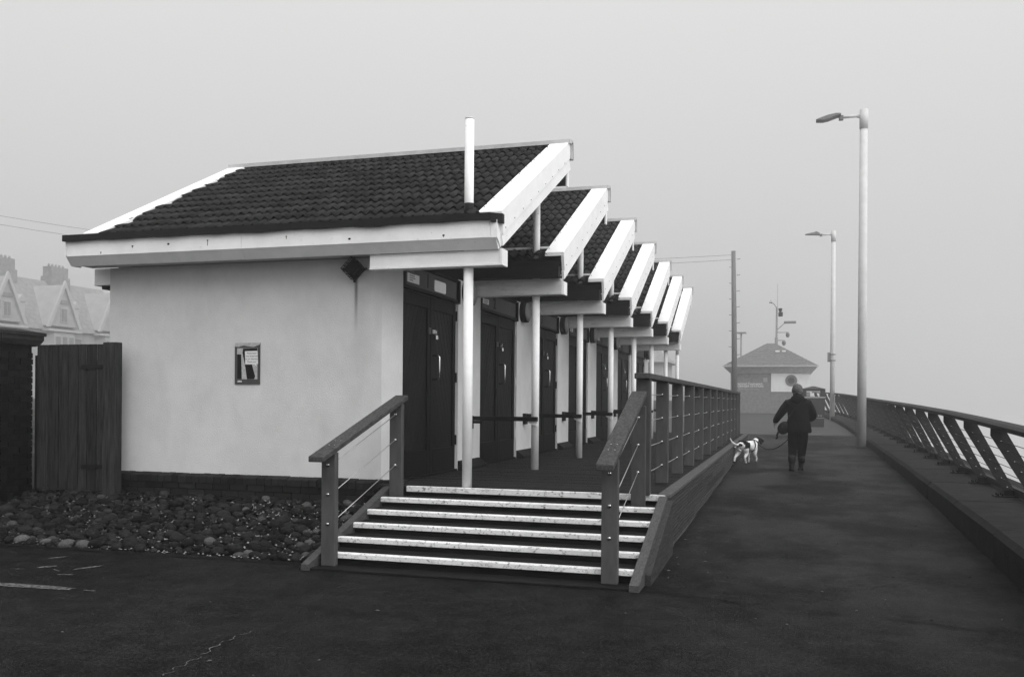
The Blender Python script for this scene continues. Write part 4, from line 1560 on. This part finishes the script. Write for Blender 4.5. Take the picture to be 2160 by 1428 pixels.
for a, b_ in ((-0.85, -0.58), (-0.45, -0.22)):
    box(bm, a, b_, KYF + 1.12, KYF + 1.16, EZ + 0.98, EZ + 1.08)
part('roof_mark', bm, 'kiosk_white', kr)
bm = bmesh.new(); box(bm, kx0 - oh - 0.06, kx1 + oh + 0.06, KYF - oh - 0.1, KYF - oh - 0.002, EZ - 0.02, EZ + 0.06)
part('gutter', bm, 'house_trim', kr)
bm = bmesh.new()
lo = [bm.verts.new(p) for p in ((kx0 - 0.01, KYF - 0.01, EZ - 0.42), (kx1 + 0.07, KYF - 0.11, EZ - 0.42), (kx1 + 0.07, KYB, EZ - 0.42), (kx0 - 0.01, KYB, EZ - 0.42))]
hi = [bm.verts.new(p) for p in ((kx0 - oh, KYF - oh, EZ - 0.03), (kx1 + oh, KYF - oh, EZ - 0.03), (kx1 + oh, KYB + oh, EZ - 0.03), (kx0 - oh, KYB + oh, EZ - 0.03))]
for i in range(4):
    bm.faces.new((lo[i], lo[(i + 1) % 4], hi[(i + 1) % 4], hi[i]))
part('soffit', bm, 'flash_grey', kr)

# camera mast behind the kiosk
mx_, my_ = -0.86, 66.2
mg = g(my_)
cm = thing('camera_mast', 'thin mast with cameras and a wind sensor behind the kiosk roof', 'mast', (mx_, my_, mg))
bm = bmesh.new()
tube(bm, [(mx_, my_, mg), (mx_, my_, 6.0), (mx_, my_, 6.0), (mx_, my_, 8.1)], [0.11, 0.11, 0.06, 0.045], 10)
part('pole', bm, 'lamp_head', cm)
bm = bmesh.new(); tube(bm, [(mx_ + 0.06, my_, 6.0), (mx_ + 0.06, my_, 9.7)], 0.012, 5)
part('aerial', bm, 'lamp_head', cm)
bm = bmesh.new()
tube(bm, [(mx_, my_, 8.05), (mx_ - 0.2, my_, 8.35), (mx_ - 0.42, my_, 8.4)], 0.02, 6)
for q in range(3):
    a = q * 2.1
    tube(bm, [(mx_ - 0.42, my_, 8.42), (mx_ - 0.42 + 0.09 * math.cos(a), my_ + 0.09 * math.sin(a), 8.42)], 0.01, 5)
    ball(bm, (mx_ - 0.42 + 0.1 * math.cos(a), my_ + 0.1 * math.sin(a), 8.42), 0.035, 1)
tube(bm, [(mx_ - 0.38, my_, 8.4), (mx_ - 0.38, my_, 8.6)], 0.012, 5)
part('wind_sensor', bm, 'iron', cm)
bm = bmesh.new()
box(bm, mx_ + 0.12, mx_ + 0.42, my_ - 0.12, my_ + 0.12, 7.45, 7.75, 0.03)
tube(bm, [(mx_ + 0.25, my_, 7.75), (mx_ + 0.25, my_, 7.85), (mx_ + 0.25, my_, 8.0)], [0.05, 0.12, 0.14], 10)
part('horn', bm, 'iron', cm)
bm = bmesh.new()
box(bm, mx_ + 0.5, mx_ + 1.3, my_ - 0.1, my_ + 0.1, 6.95, 7.12, 0.03)
tube(bm, [(mx_, my_, 6.5), (mx_ + 0.4, my_, 6.85), (mx_ + 0.55, my_, 7.0)], 0.025, 6)
part('camera', bm, 'lamp_head', cm)
for dx, zc in ((0.75, 6.1), (0.5, 5.55)):
    bm = bmesh.new()
    tube(bm, [(mx_, my_, zc + 0.25), (mx_ + dx, my_, zc + 0.25)], 0.025, 6)
    tube(bm, [(mx_ + dx, my_, zc + 0.27), (mx_ + dx, my_, zc + 0.05)], [0.08, 0.15], 12)
    ball(bm, (mx_ + dx, my_, zc + 0.02), 0.13, 2)
    part('dome_camera', bm, 'lamp_head', cm)
sl = thing('small_lamp_post', 'small thin lamp post far behind the kiosk roof on its left', 'lamp post', (-3.7, 76, g(76)))
bm = bmesh.new(); tube(bm, [(-3.7, 76, g(76)), (-3.7, 76, 7.0)], 0.06, 8)
part('post', bm, 'lamp_head', sl)
bm = bmesh.new(); prism(bm, [(-4.15, 7.0), (-3.25, 7.0), (-3.35, 7.12), (-4.05, 7.12)], 'y', 75.8, 76.2)
part('lamp_head', bm, 'lamp_head', sl)

# ------------------------------------------------------------------ litter bin
bx_, by_ = 0.98, 40.8
bz = g(by_)
lb = thing('litter_bin', 'dark tall litter bin with pitched lid just beyond the walker', 'bin', (bx_, by_, bz))
w = 0.47
bm = bmesh.new()
prism(bm, [(bx_ - w + 0.05, bz), (bx_ + w - 0.05, bz), (bx_ + w, bz + 1.24), (bx_ - w, bz + 1.24)], 'y', by_ - 0.32, by_ + 0.32)
part('body', bm, 'bin_green', lb)
bm = bmesh.new(); box(bm, bx_ - w - 0.012, bx_ + w + 0.012, by_ - 0.335, by_ + 0.335, bz + 1.215, bz + 1.25)
box(bm, bx_ - w + 0.04, bx_ + w - 0.035, by_ - 0.328, by_ - 0.321, bz + 0.36, bz + 0.375)
part('band', bm, 'flash_grey', lb)
bm = bmesh.new()
for a, b_ in ((bx_ - w, bx_ - w + 0.19), (bx_ + w - 0.19, bx_ + w)):
    box(bm, a, b_, by_ - 0.33, by_ + 0.33, bz + 1.252, bz + 1.58)
box(bm, bx_ - w + 0.191, bx_ + w - 0.191, by_ - 0.33, by_ - 0.29, bz + 1.252, bz + 1.275)
box(bm, bx_ - w + 0.191, bx_ + w - 0.191, by_ - 0.33, by_ - 0.29, bz + 1.50, bz + 1.58)
box(bm, bx_ - w + 0.191, bx_ + w - 0.191, by_ + 0.29, by_ + 0.33, bz + 1.50, bz + 1.58)
part('hood', bm, 'bin_green', lb)
bm = bmesh.new()
lo = [bm.verts.new(p) for p in ((bx_ - w - 0.03, by_ - 0.36, bz + 1.582), (bx_ + w + 0.03, by_ - 0.36, bz + 1.582), (bx_ + w + 0.03, by_ + 0.36, bz + 1.582), (bx_ - w - 0.03, by_ + 0.36, bz + 1.582))]
hi = [bm.verts.new(p) for p in ((bx_ - 0.06, by_ - 0.05, bz + 1.70), (bx_ + 0.06, by_ - 0.05, bz + 1.70), (bx_ + 0.06, by_ + 0.05, bz + 1.70), (bx_ - 0.06, by_ + 0.05, bz + 1.70))]
for i in range(4):
    bm.faces.new((lo[i], lo[(i + 1) % 4], hi[(i + 1) % 4], hi[i]))
bm.faces.new(lo[::-1]); bm.faces.new(hi)
part('lid', bm, 'bin_green', lb)
bm = bmesh.new()
for i in range(4):
    tube(bm, [(bx_ + 0.02 + i * 0.09, by_ - 0.33, bz + 0.47), (bx_ + 0.05 + i * 0.09, by_ - 0.33, bz + 0.47)], 0.03, 6)
part('emblem', bm, 'flash_grey', lb)

# ------------------------------------------------------------------ houses in the fog
def terraced_house(yc, lab):
    zb = g(110) - 0.3
    xf = -88.0
    t = thing('terraced_house', lab, 'house', (xf, yc, zb), 'terrace of houses in the fog')
    hl = 4.4
    bm = bmesh.new(); box(bm, xf - 10, xf, yc - hl + 0.01, yc + hl - 0.01, zb, zb + 8.6)
    part('wall', bm, 'house_wall', t)
    bm = bmesh.new()
    prism(bm, [(xf + 0.4, zb + 8.5), (xf - 4.6, zb + 15.2), (xf - 10.4, zb + 8.5)], 'y', yc - hl + 0.005, yc + hl - 0.005)
    rf = part('roof', bm, 'house_roof', t)
    bm = bmesh.new()
    box(bm, xf - 5.4, xf - 3.9, yc - hl - 1.6, yc - hl + 1.9, zb + 13.6, zb + 15.9)
    box(bm, xf - 5.35, xf - 3.95, yc - hl - 1.3, yc - hl + 1.6, zb + 15.9, zb + 17.2)
    for q in range(5):
        tube(bm, [(xf - 4.65, yc - hl - 1.0 + q * 0.6, zb + 17.2), (xf - 4.65, yc - hl - 1.0 + q * 0.6, zb + 17.6)], 0.14, 8)
    part('chimney', bm, 'house_roof', rf)
    gw = 2.5
    bm = bmesh.new()
    prism(bm, [(yc - gw, zb + 9.0), (yc + gw, zb + 9.0), (yc, zb + 14.2)], 'x', xf - 4, xf + 0.9)
    gb = part('gable', bm, 'house_wall', t)
    bm = bmesh.new()
    prism(bm, [(yc - gw - 0.4, zb + 8.8), (yc - gw + 0.15, zb + 8.8), (yc, zb + 13.9), (yc + gw - 0.15, zb + 8.8), (yc + gw + 0.4, zb + 8.8), (yc, zb + 14.75)], 'x', xf + 0.905, xf + 1.2)
    part('bargeboard', bm, 'house_trim', gb)
    bm = bmesh.new(); box(bm, xf + 0.905, xf + 1.0, yc - 0.55, yc + 0.55, zb + 9.5, zb + 11.3)
    part('window', bm, 'house_trim', gb)
    for a in (-0.47, 0.04):
        bm = bmesh.new(); box(bm, xf + 1.005, xf + 1.03, yc + a, yc + a + 0.43, zb + 9.62, zb + 11.18)
        part('pane', bm, 'house_glass', gb)
    bm = bmesh.new(); prism(bm, [(yc - 0.8, zb + 11.8), (yc + 0.8, zb + 11.8), (yc + 0.6, zb + 12.3), (yc - 0.6, zb + 12.3)], 'x', xf + 0.905, xf + 0.98)
    part('panel', bm, 'house_roof', gb)
    bm = bmesh.new(); box(bm, xf + 0.02, xf + 1.3, yc - gw - 0.3, yc + gw + 0.3, zb + 8.3, zb + 8.6)
    part('cornice', bm, 'house_trim', t)
    bm = bmesh.new(); prism(bm, [(xf + 0.001, yc - gw + 0.1), (xf + 1.1, yc - gw + 0.8), (xf + 1.1, yc + gw - 0.8), (xf + 0.001, yc + gw - 0.1)], 'z', zb, zb + 8.3)
    by = part('bay', bm, 'house_wall', t)
    for zz_ in (2.2, 5.9):
        for a in (-1.6, -0.5, 0.6):
            bm = bmesh.new(); box(bm, xf + 1.101, xf + 1.16, yc + a, yc + a + 0.95, zb + zz_, zb + zz_ + 1.9)
            part('window', bm, 'house_trim', by)
            bm = bmesh.new(); box(bm, xf + 1.161, xf + 1.18, yc + a + 0.1, yc + a + 0.85, zb + zz_ + 0.12, zb + zz_ + 1.78)
            part('pane', bm, 'house_glass', by)
        bm = bmesh.new(); box(bm, xf + 0.001, xf + 0.06, yc + gw + 0.3, yc + gw + 1.6, zb + zz_ + 0.1, zb + zz_ + 1.9)
        part('window', bm, 'house_trim', t)
        bm = bmesh.new(); box(bm, xf + 0.061, xf + 0.08, yc + gw + 0.42, yc + gw + 1.48, zb + zz_ + 0.25, zb + zz_ + 1.75)
        part('pane', bm, 'house_glass', t)
    # slim dormer on the roof slope
    bm = bmesh.new(); box(bm, xf - 1.6, xf - 0.2, yc + gw + 0.3, yc + gw + 1.3, zb + 9.3, zb + 11.6)
    prism(bm, [(yc + gw + 0.1, zb + 11.6), (yc + gw + 1.5, zb + 11.6), (yc + gw + 0.8, zb + 12.5)], 'x', xf - 2.2, xf - 0.1)
    part('dormer', bm, 'house_trim', rf)
    return t


terraced_house(94.5, 'fog-faded terraced house with the tall pale gable, seen above the gate')
terraced_house(85.7, 'fog-faded terraced house at the left edge, above the brick pillar')
terraced_house(103.3, 'fog-faded terraced house furthest along, against the white end wall')

fh = thing('far_house', 'very faint pale house seen between the far white poles', 'house', (-24, 118, g(110)))
zb = g(110)
bm = bmesh.new(); box(bm, -32, -15.2, 116, 126, zb, zb + 4.9)
part('wall', bm, 'house_trim', fh)
bm = bmesh.new()
A = [bm.verts.new(p) for p in ((-32.6, 115.4, zb + 4.8), (-14.4, 115.4, zb + 4.8), (-14.4, 126.6, zb + 4.8), (-32.6, 126.6, zb + 4.8))]
B = [bm.verts.new(p) for p in ((-27, 121, zb + 8.6), (-18.6, 121, zb + 8.6))]
bm.faces.new((A[0], A[1], B[1], B[0])); bm.faces.new((A[1], A[2], B[1])); bm.faces.new((A[2], A[3], B[0], B[1])); bm.faces.new((A[3], A[0], B[0])); bm.faces.new(A[::-1])
part('roof', bm, 'house_roof', fh)
for x in (-24.5, -22.2, -19.9, -17.6):
    bm = bmesh.new(); box(bm, x, x + 1.1, 115.93, 115.999, zb + 2.4, zb + 4.2)
    part('window', bm, 'house_glass', fh)


# ------------------------------------------------------------------ people and animals
def skin_mesh(name, verts, edges, radii, root=0, subsurf=2):
    me = bpy.data.meshes.new(name)
    me.from_pydata(verts, edges, [])
    o = bpy.data.objects.new(name, me)
    col.objects.link(o)
    md = o.modifiers.new('skin', 'SKIN')
    md.use_smooth_shade = True
    for i, sv in enumerate(me.skin_vertices[0].data):
        r_ = radii[i]
        sv.radius = r_ if isinstance(r_, tuple) else (r_, r_)
        sv.use_root = (i == root)
    ss = o.modifiers.new('sub', 'SUBSURF'); ss.levels = ss.render_levels = subsurf
    dg = bpy.context.evaluated_depsgraph_get()
    out = bpy.data.meshes.new_from_object(o.evaluated_get(dg))
    bpy.data.objects.remove(o)
    bpy.data.meshes.remove(me)
    return out


def add_mesh(name, me, mats, parent, pick=None):
    me.name = name
    me.materials.clear()
    for m_ in mats:
        me.materials.append(MATS[m_])
    for p in me.polygons:
        p.use_smooth = True
        if pick:
            p.material_index = pick(p.center)
    o = bpy.data.objects.new(name, me)
    link(o, parent)
    return o


WX, WY = 0.19, 19.4
wz = g(WY)
wm = thing('person', 'person in dark hooded coat and boots walking away along the promenade', 'person', (WX, WY, wz))
# local frame: x right, y forward (away), z up
V, E_, Rd = [], [], []


def chain(pts, start=None):
    idx = []
    for p, r_ in pts:
        V.append(p); Rd.append(r_); idx.append(len(V) - 1)
    if start is not None:
        E_.append((start, idx[0]))
    for a, b_ in zip(idx, idx[1:]):
        E_.append((a, b_))
    return idx


tor = chain([((0.005, 0, 0.86), (0.205, 0.16)), ((0.0, 0.0, 1.02), (0.20, 0.15)), ((-0.01, 0.0, 1.2), (0.195, 0.14)), ((-0.015, 0.01, 1.34), (0.2, 0.13)), ((-0.02, 0.02, 1.44), (0.11, 0.09)), ((-0.025, 0.03, 1.51), (0.065, 0.065)), ((-0.03, 0.05, 1.60), (0.088, 0.10)), ((-0.03, 0.05, 1.665), (0.07, 0.085))])
# legs: left is the rear foot
chain([((-0.105, -0.01, 0.74), (0.12, 0.125)), ((-0.108, -0.01, 0.48), (0.094, 0.10)), ((-0.112, -0.06, 0.30), (0.084, 0.086)), ((-0.125, -0.10, 0.12), (0.06, 0.062)), ((-0.125, -0.09, 0.045), (0.05, 0.05)), ((-0.13, 0.05, 0.035), (0.045, 0.035))], tor[0])
chain([((0.085, 0.0, 0.74), (0.12, 0.125)), ((0.072, 0.05, 0.48), (0.094, 0.10)), ((0.06, 0.09, 0.30), (0.08, 0.084)), ((0.05, 0.13, 0.14), (0.06, 0.062)), ((0.05, 0.14, 0.05), (0.05, 0.05)), ((0.055, 0.28, 0.04), (0.045, 0.035))], tor[0])
# arms
la = chain([((-0.21, 0.0, 1.34), (0.1, 0.1)), ((-0.325, -0.01, 1.17), (0.092, 0.092)), ((-0.41, 0.02, 1.05), (0.075, 0.075)), ((-0.45, 0.06, 0.975), (0.066, 0.066)), ((-0.458, 0.075, 0.945), (0.034, 0.026)), ((-0.46, 0.09, 0.915), (0.036, 0.022))], tor[3])
ra_ = chain([((0.175, 0.0, 1.34), (0.1, 0.1)), ((0.255, 0.0, 1.19), (0.097, 0.097)), ((0.285, 0.03, 1.07), (0.082, 0.082)), ((0.21, 0.2, 1.02), (0.058, 0.058)), ((0.15, 0.29, 1.02), (0.034, 0.028)), ((0.11, 0.33, 1.02), (0.036, 0.024))], tor[3])
for idx, sgn in ((la[-1], -1), (ra_[-1], 1)):
    bx0 = Vector(V[idx])
    for f_ in range(5):
        if sgn < 0:
            o0 = Vector((-0.012 + 0.008 * (f_ % 2), -0.02 + f_ * 0.013, -0.012)); dv = Vector((0.004, 0.008, -0.03))
            if f_ == 4:
                o0 = Vector((0.018, 0.03, 0.01)); dv = Vector((0.012, 0.012, -0.018))
        else:
            o0 = Vector((-0.012, 0.012, 0.02 - f_ * 0.013)); dv = Vector((-0.028, 0.008, -0.004))
            if f_ == 4:
                o0 = Vector((0.0, -0.01, 0.03)); dv = Vector((-0.02, 0.004, 0.01))
        ln = (0.8, 1.0, 1.05, 0.95, 0.8)[f_]
        chain([(tuple(bx0 + o0), (0.009, 0.009)), (tuple(bx0 + o0 + dv * ln), (0.0085, 0.0085)), (tuple(bx0 + o0 + dv * ln * 1.7 + Vector((0.008, 0, 0))), (0.007, 0.007))], idx)
me = skin_mesh('body', V, E_, Rd)


def pick_person(c):
    if c.z > 1.535:
        return 2
    if (c.x < -0.405 and c.z < 0.945) or (c.y > 0.27 and 0.9 < c.z < 1.15):
        return 2
    if c.z < 0.27:
        return 3
    return 0 if c.z > 0.74 else 1


body = add_mesh('body', me, ['coat', 'trousers', 'skin', 'boot'], wm, pick_person)
# hair: cropped, with uneven outline; face features on the far side
bm = bmesh.new()
ball(bm, (-0.03, 0.04, 1.625), 0.112, 3, (0.92, 1.0, 1.02))
for v in bm.verts:
    nrm = (v.co - Vector((-0.03, 0.04, 1.625))).normalized()
    v.co += nrm * 0.012 * math.sin(v.co.x * 90 + v.co.z * 60) * math.sin(v.co.y * 80 + v.co.z * 35)
    if nrm.y > 0.35 and nrm.z < 0.45:
        v.co -= nrm * 0.05
hair = add_mesh('hair', mesh_from(bm, 'hair', 'hair'), ['hair'], body)
bm = bmesh.new()
for s_ in (-1, 1):
    ball(bm, (-0.03 + s_ * 0.098, 0.06, 1.60), 0.028, 2, (0.45, 0.8, 1.1))
ball(bm, (-0.03, 0.158, 1.595), 0.02, 2, (0.7, 1.2, 1.1))
add_mesh('ear', mesh_from(bm, 'ear', 'skin'), ['skin'], body)
bm = bmesh.new()
for s_ in (-1, 1):
    ball(bm, (-0.03 + s_ * 0.034, 0.136, 1.615), 0.010, 1)
box(bm, -0.055, -0.005, 0.138, 0.146, 1.555, 1.561)
add_mesh('face', mesh_from(bm, 'face', 'ink'), ['ink'], body)
# coat: shell with flared hem, hood lying on the back, collar
bm = bmesh.new()
prev = None
NS = 28
for z_, rx, ry, cx_ in ((0.765, 0.24, 0.19, 0.005), (0.80, 0.243, 0.195, 0.005), (0.92, 0.228, 0.185, 0.003), (1.05, 0.205, 0.165, -0.002), (1.18, 0.21, 0.165, -0.008), (1.28, 0.232, 0.16, -0.012), (1.355, 0.235, 0.145, -0.014), (1.41, 0.19, 0.12, -0.018), (1.455, 0.12, 0.1, -0.02), (1.50, 0.088, 0.088, -0.024), (1.535, 0.085, 0.085, -0.026)):
    ring = []
    for i in range(NS):
        a = 2 * math.pi * i / NS
        fold = 1 + 0.02 * math.sin(5 * a + z_ * 9) + 0.012 * math.sin(9 * a - z_ * 21)
        ring.append(bm.verts.new((cx_ + rx * fold * math.cos(a), ry * fold * math.sin(a), z_ + (0.01 * math.sin(3 * a) if z_ < 0.79 else 0))))
    if prev:
        for i in range(NS):
            bm.faces.new((prev[i], prev[(i + 1) % NS], ring[(i + 1) % NS], ring[i]))
    prev = ring
bmesh.ops.recalc_face_normals(bm, faces=bm.faces)
add_mesh('coat', mesh_from(bm, 'coat', 'coat'), ['coat'], body)
bm = bmesh.new()
ball(bm, (-0.02, -0.10, 1.415), 0.13, 3, (1.12, 0.55, 0.85))
for v in bm.verts:
    if v.co.z < 1.36:
        v.co.x = -0.02 + (v.co.x + 0.02) * 0.75
add_mesh('hood', mesh_from(bm, 'hood', 'coat'), ['coat'], body)
bm = bmesh.new()
for xx, yy, zz in ((-0.126, -0.085, 0.31), (0.062, 0.10, 0.31)):
    tube(bm, [(xx, yy - 0.002, zz - 0.01), (xx, yy - 0.012, zz - 0.07), (xx - 0.002, yy - 0.02 if yy < 0 else yy + 0.02, zz - 0.16)], [0.078, 0.074, 0.064], 14)
add_mesh('boot', mesh_from(bm, 'boot', 'boot'), ['boot'], body)
bm = bmesh.new()
for xx, yy, ln in ((-0.125, -0.16, 0.27), (0.05, 0.08, 0.27)):
    prism(bm, [(yy, 0.002), (yy + ln, 0.002), (yy + ln + 0.015, 0.02), (yy + ln, 0.05), (yy, 0.045)], 'x', xx - 0.05, xx + 0.05)
add_mesh('sole', mesh_from(bm, 'sole', 'iron'), ['iron'], body)

# shoulder bag
bg_ = thing('shoulder_bag', 'dark patterned shoulder bag hanging at the walker\'s left hip', 'bag', (WX - 0.28, WY - 0.02, wz + 0.72))
bm = bmesh.new()
ball(bm, (0, 0, 0.13), 0.135, 3, (0.95, 0.62, 1.0))
for v in bm.verts:
    v.co.x += 0.25 * (v.co.z - 0.13) * 0.6
add_mesh('body', mesh_from(bm, 'body', 'bag'), ['bag'], bg_)
bm = bmesh.new()
tube(bm, [(0.06, -0.02, 0.25), (0.10, -0.09, 0.36), (0.2, -0.135, 0.52), (0.34, -0.13, 0.66), (0.42, -0.05, 0.72)], 0.012, 6)
add_mesh('strap', mesh_from(bm, 'strap', 'webbing'), ['webbing'], bg_)
bm = bmesh.new()
tube(bm, [(-0.1, 0.0, 0.06), (-0.135, -0.01, -0.02), (-0.13, -0.01, -0.07), (-0.16, -0.01, -0.09)], [0.025, 0.02, 0.018, 0.02], 7)
add_mesh('tassel', mesh_from(bm, 'tassel', 'bag'), ['bag'], bg_)
bm = bmesh.new()
for p in ((0.07, -0.06, 0.27), (0.02, -0.09, 0.22), (-0.03, -0.09, 0.16), (0.11, -0.1, 0.38)):
    ball(bm, p, 0.01, 1)
add_mesh('stud', mesh_from(bm, 'stud', 'steel_ball'), ['steel_ball'], bg_)

# dog
DX, DYY = -0.87, 20.8
dz_ = g(DYY)
HEAD = R(-30)                    # heading: away and to the right
dog = thing('dog', 'white dog with black rump patch and dark head walking on a lead', 'dog', (DX, DYY, dz_))
dog.rotation_euler = (0, 0, HEAD)
V, E_, Rd = [], [], []
sp_ = chain([((0, -0.20, 0.40), (0.095, 0.095)), ((0, -0.08, 0.40), (0.10, 0.10)), ((0, 0.06, 0.39), (0.105, 0.115)), ((0, 0.18, 0.38), (0.105, 0.125)), ((0, 0.27, 0.41), (0.085, 0.10)), ((0, 0.34, 0.47), (0.07, 0.075)), ((0.015, 0.40, 0.52), (0.072, 0.07)), ((0.03, 0.46, 0.51), (0.06, 0.055)), ((0.05, 0.53, 0.48), (0.038, 0.034)), ((0.06, 0.57, 0.47), (0.03, 0.026))])
# hind legs: thigh, knee forward, hock back, shank, paw
chain([((-0.075, -0.20, 0.33), (0.07, 0.085)), ((-0.085, -0.20, 0.235), (0.045, 0.055)), ((-0.09, -0.33, 0.14), (0.025, 0.027)), ((-0.09, -0.36, 0.05), (0.02, 0.021)), ((-0.09, -0.335, 0.02), (0.024, 0.018))], sp_[0])
chain([((0.075, -0.18, 0.33), (0.07, 0.085)), ((0.085, -0.13, 0.235), (0.045, 0.055)), ((0.085, -0.22, 0.14), (0.025, 0.027)), ((0.085, -0.19, 0.05), (0.02, 0.021)), ((0.085, -0.155, 0.018), (0.024, 0.018))], sp_[0])
# fore legs
chain([((-0.07, 0.19, 0.28), (0.05, 0.06)), ((-0.07, 0.16, 0.18), (0.032, 0.034)), ((-0.07, 0.18, 0.09), (0.024, 0.024)), ((-0.07, 0.17, 0.03), (0.021, 0.021)), ((-0.07, 0.20, 0.017), (0.024, 0.017))], sp_[3])
chain([((0.07, 0.21, 0.28), (0.05, 0.06)), ((0.07, 0.20, 0.18), (0.032, 0.034)), ((0.07, 0.27, 0.11), (0.024, 0.024)), ((0.07, 0.255, 0.05), (0.021, 0.021)), ((0.07, 0.28, 0.035), (0.024, 0.017))], sp_[3])
# tail
chain([((0, -0.29, 0.42), (0.03, 0.03)), ((-0.03, -0.36, 0.41), (0.022, 0.022)), ((-0.10, -0.43, 0.47), (0.018, 0.018)), ((-0.13, -0.46, 0.56), (0.012, 0.012))], sp_[0])
me = skin_mesh('body', V, E_, Rd, root=1)


def pick_dog(c):
    if c.y > 0.345 and c.z > 0.40:
        return 1
    if c.z > 0.335 and -0.235 < c.y < -0.02 and (c.x > -0.06 or c.z > 0.44) and (c.y + 0.13) ** 2 / 0.018 + (c.z - 0.42) ** 2 / 0.018 < 1:
        return 1
    if c.y < -0.30 and c.z < 0.06 and c.x < 0:
        return 1
    return 0


db = add_mesh('body', me, ['fur_white', 'fur_black'], dog, pick_dog)
bm = bmesh.new()
for s_ in (-1, 1):
    ball(bm, (0.02 + s_ * 0.075, 0.41, 0.475), 0.06, 2, (0.42, 0.75, 1.25))
add_mesh('ear', mesh_from(bm, 'ear', 'fur_black'), ['fur_black'], db)
bm = bmesh.new()
pr = None
for th in range(21):
    a = 2 * math.pi * th / 20
    ring = [bm.verts.new((0.112 * (1 + o1) * math.cos(a), 0.155 + yy + 0.02 * math.sin(a), 0.385 + 0.132 * (1 + o1) * math.sin(a))) for yy, o1 in ((-0.016, 0.0), (-0.016, 0.05), (0.016, 0.05), (0.016, 0.0))]
    if pr:
        for j in range(4):
            bm.faces.new((pr[j], ring[j], ring[(j + 1) % 4], pr[(j + 1) % 4]))
    pr = ring
bmesh.ops.recalc_face_normals(bm, faces=bm.faces)
add_mesh('harness', mesh_from(bm, 'harness', 'webbing'), ['webbing'], db)
bm = bmesh.new()
pr = None
for th in range(17):
    a = 2 * math.pi * th / 16
    c = Vector((0, 0.315, 0.445))
    ax = Vector((0, 0.7, 0.7)); e1 = Vector((1, 0, 0)); e2 = ax.cross(e1)
    ring = [bm.verts.new(c + (e1 * math.cos(a) + e2 * math.sin(a)) * (0.082 + o1) + ax * yy) for yy, o1 in ((-0.012, 0.0), (-0.012, 0.008), (0.012, 0.008), (0.012, 0.0))]
    if pr:
        for j in range(4):
            bm.faces.new((pr[j], ring[j], ring[(j + 1) % 4], pr[(j + 1) % 4]))
    pr = ring
bmesh.ops.recalc_face_normals(bm, faces=bm.faces)
add_mesh('collar', mesh_from(bm, 'collar', 'webbing'), ['webbing'], db)

# lead from the collar to the walker's right hand, passing in front of the body
hc = Matrix.Rotation(HEAD, 3, 'Z') @ Vector((0.06, 0.36, 0.41)) + Vector((DX, DYY, dz_))
hand = Vector((WX + 0.10, WY + 0.36, wz + 1.0))
lp = []
for i in range(25):
    t = i / 24
    p_ = hc.lerp(hand, t); p_.z -= 0.34 * 4 * t * (1 - t) * (1 - 0.35 * t)
    lp.append(p_)
bm = bmesh.new(); tube(bm, lp, 0.009, 6)
single('dog_lead', bm, 'webbing', hc, 'thin dark lead sagging between the dog and the walker', 'lead')
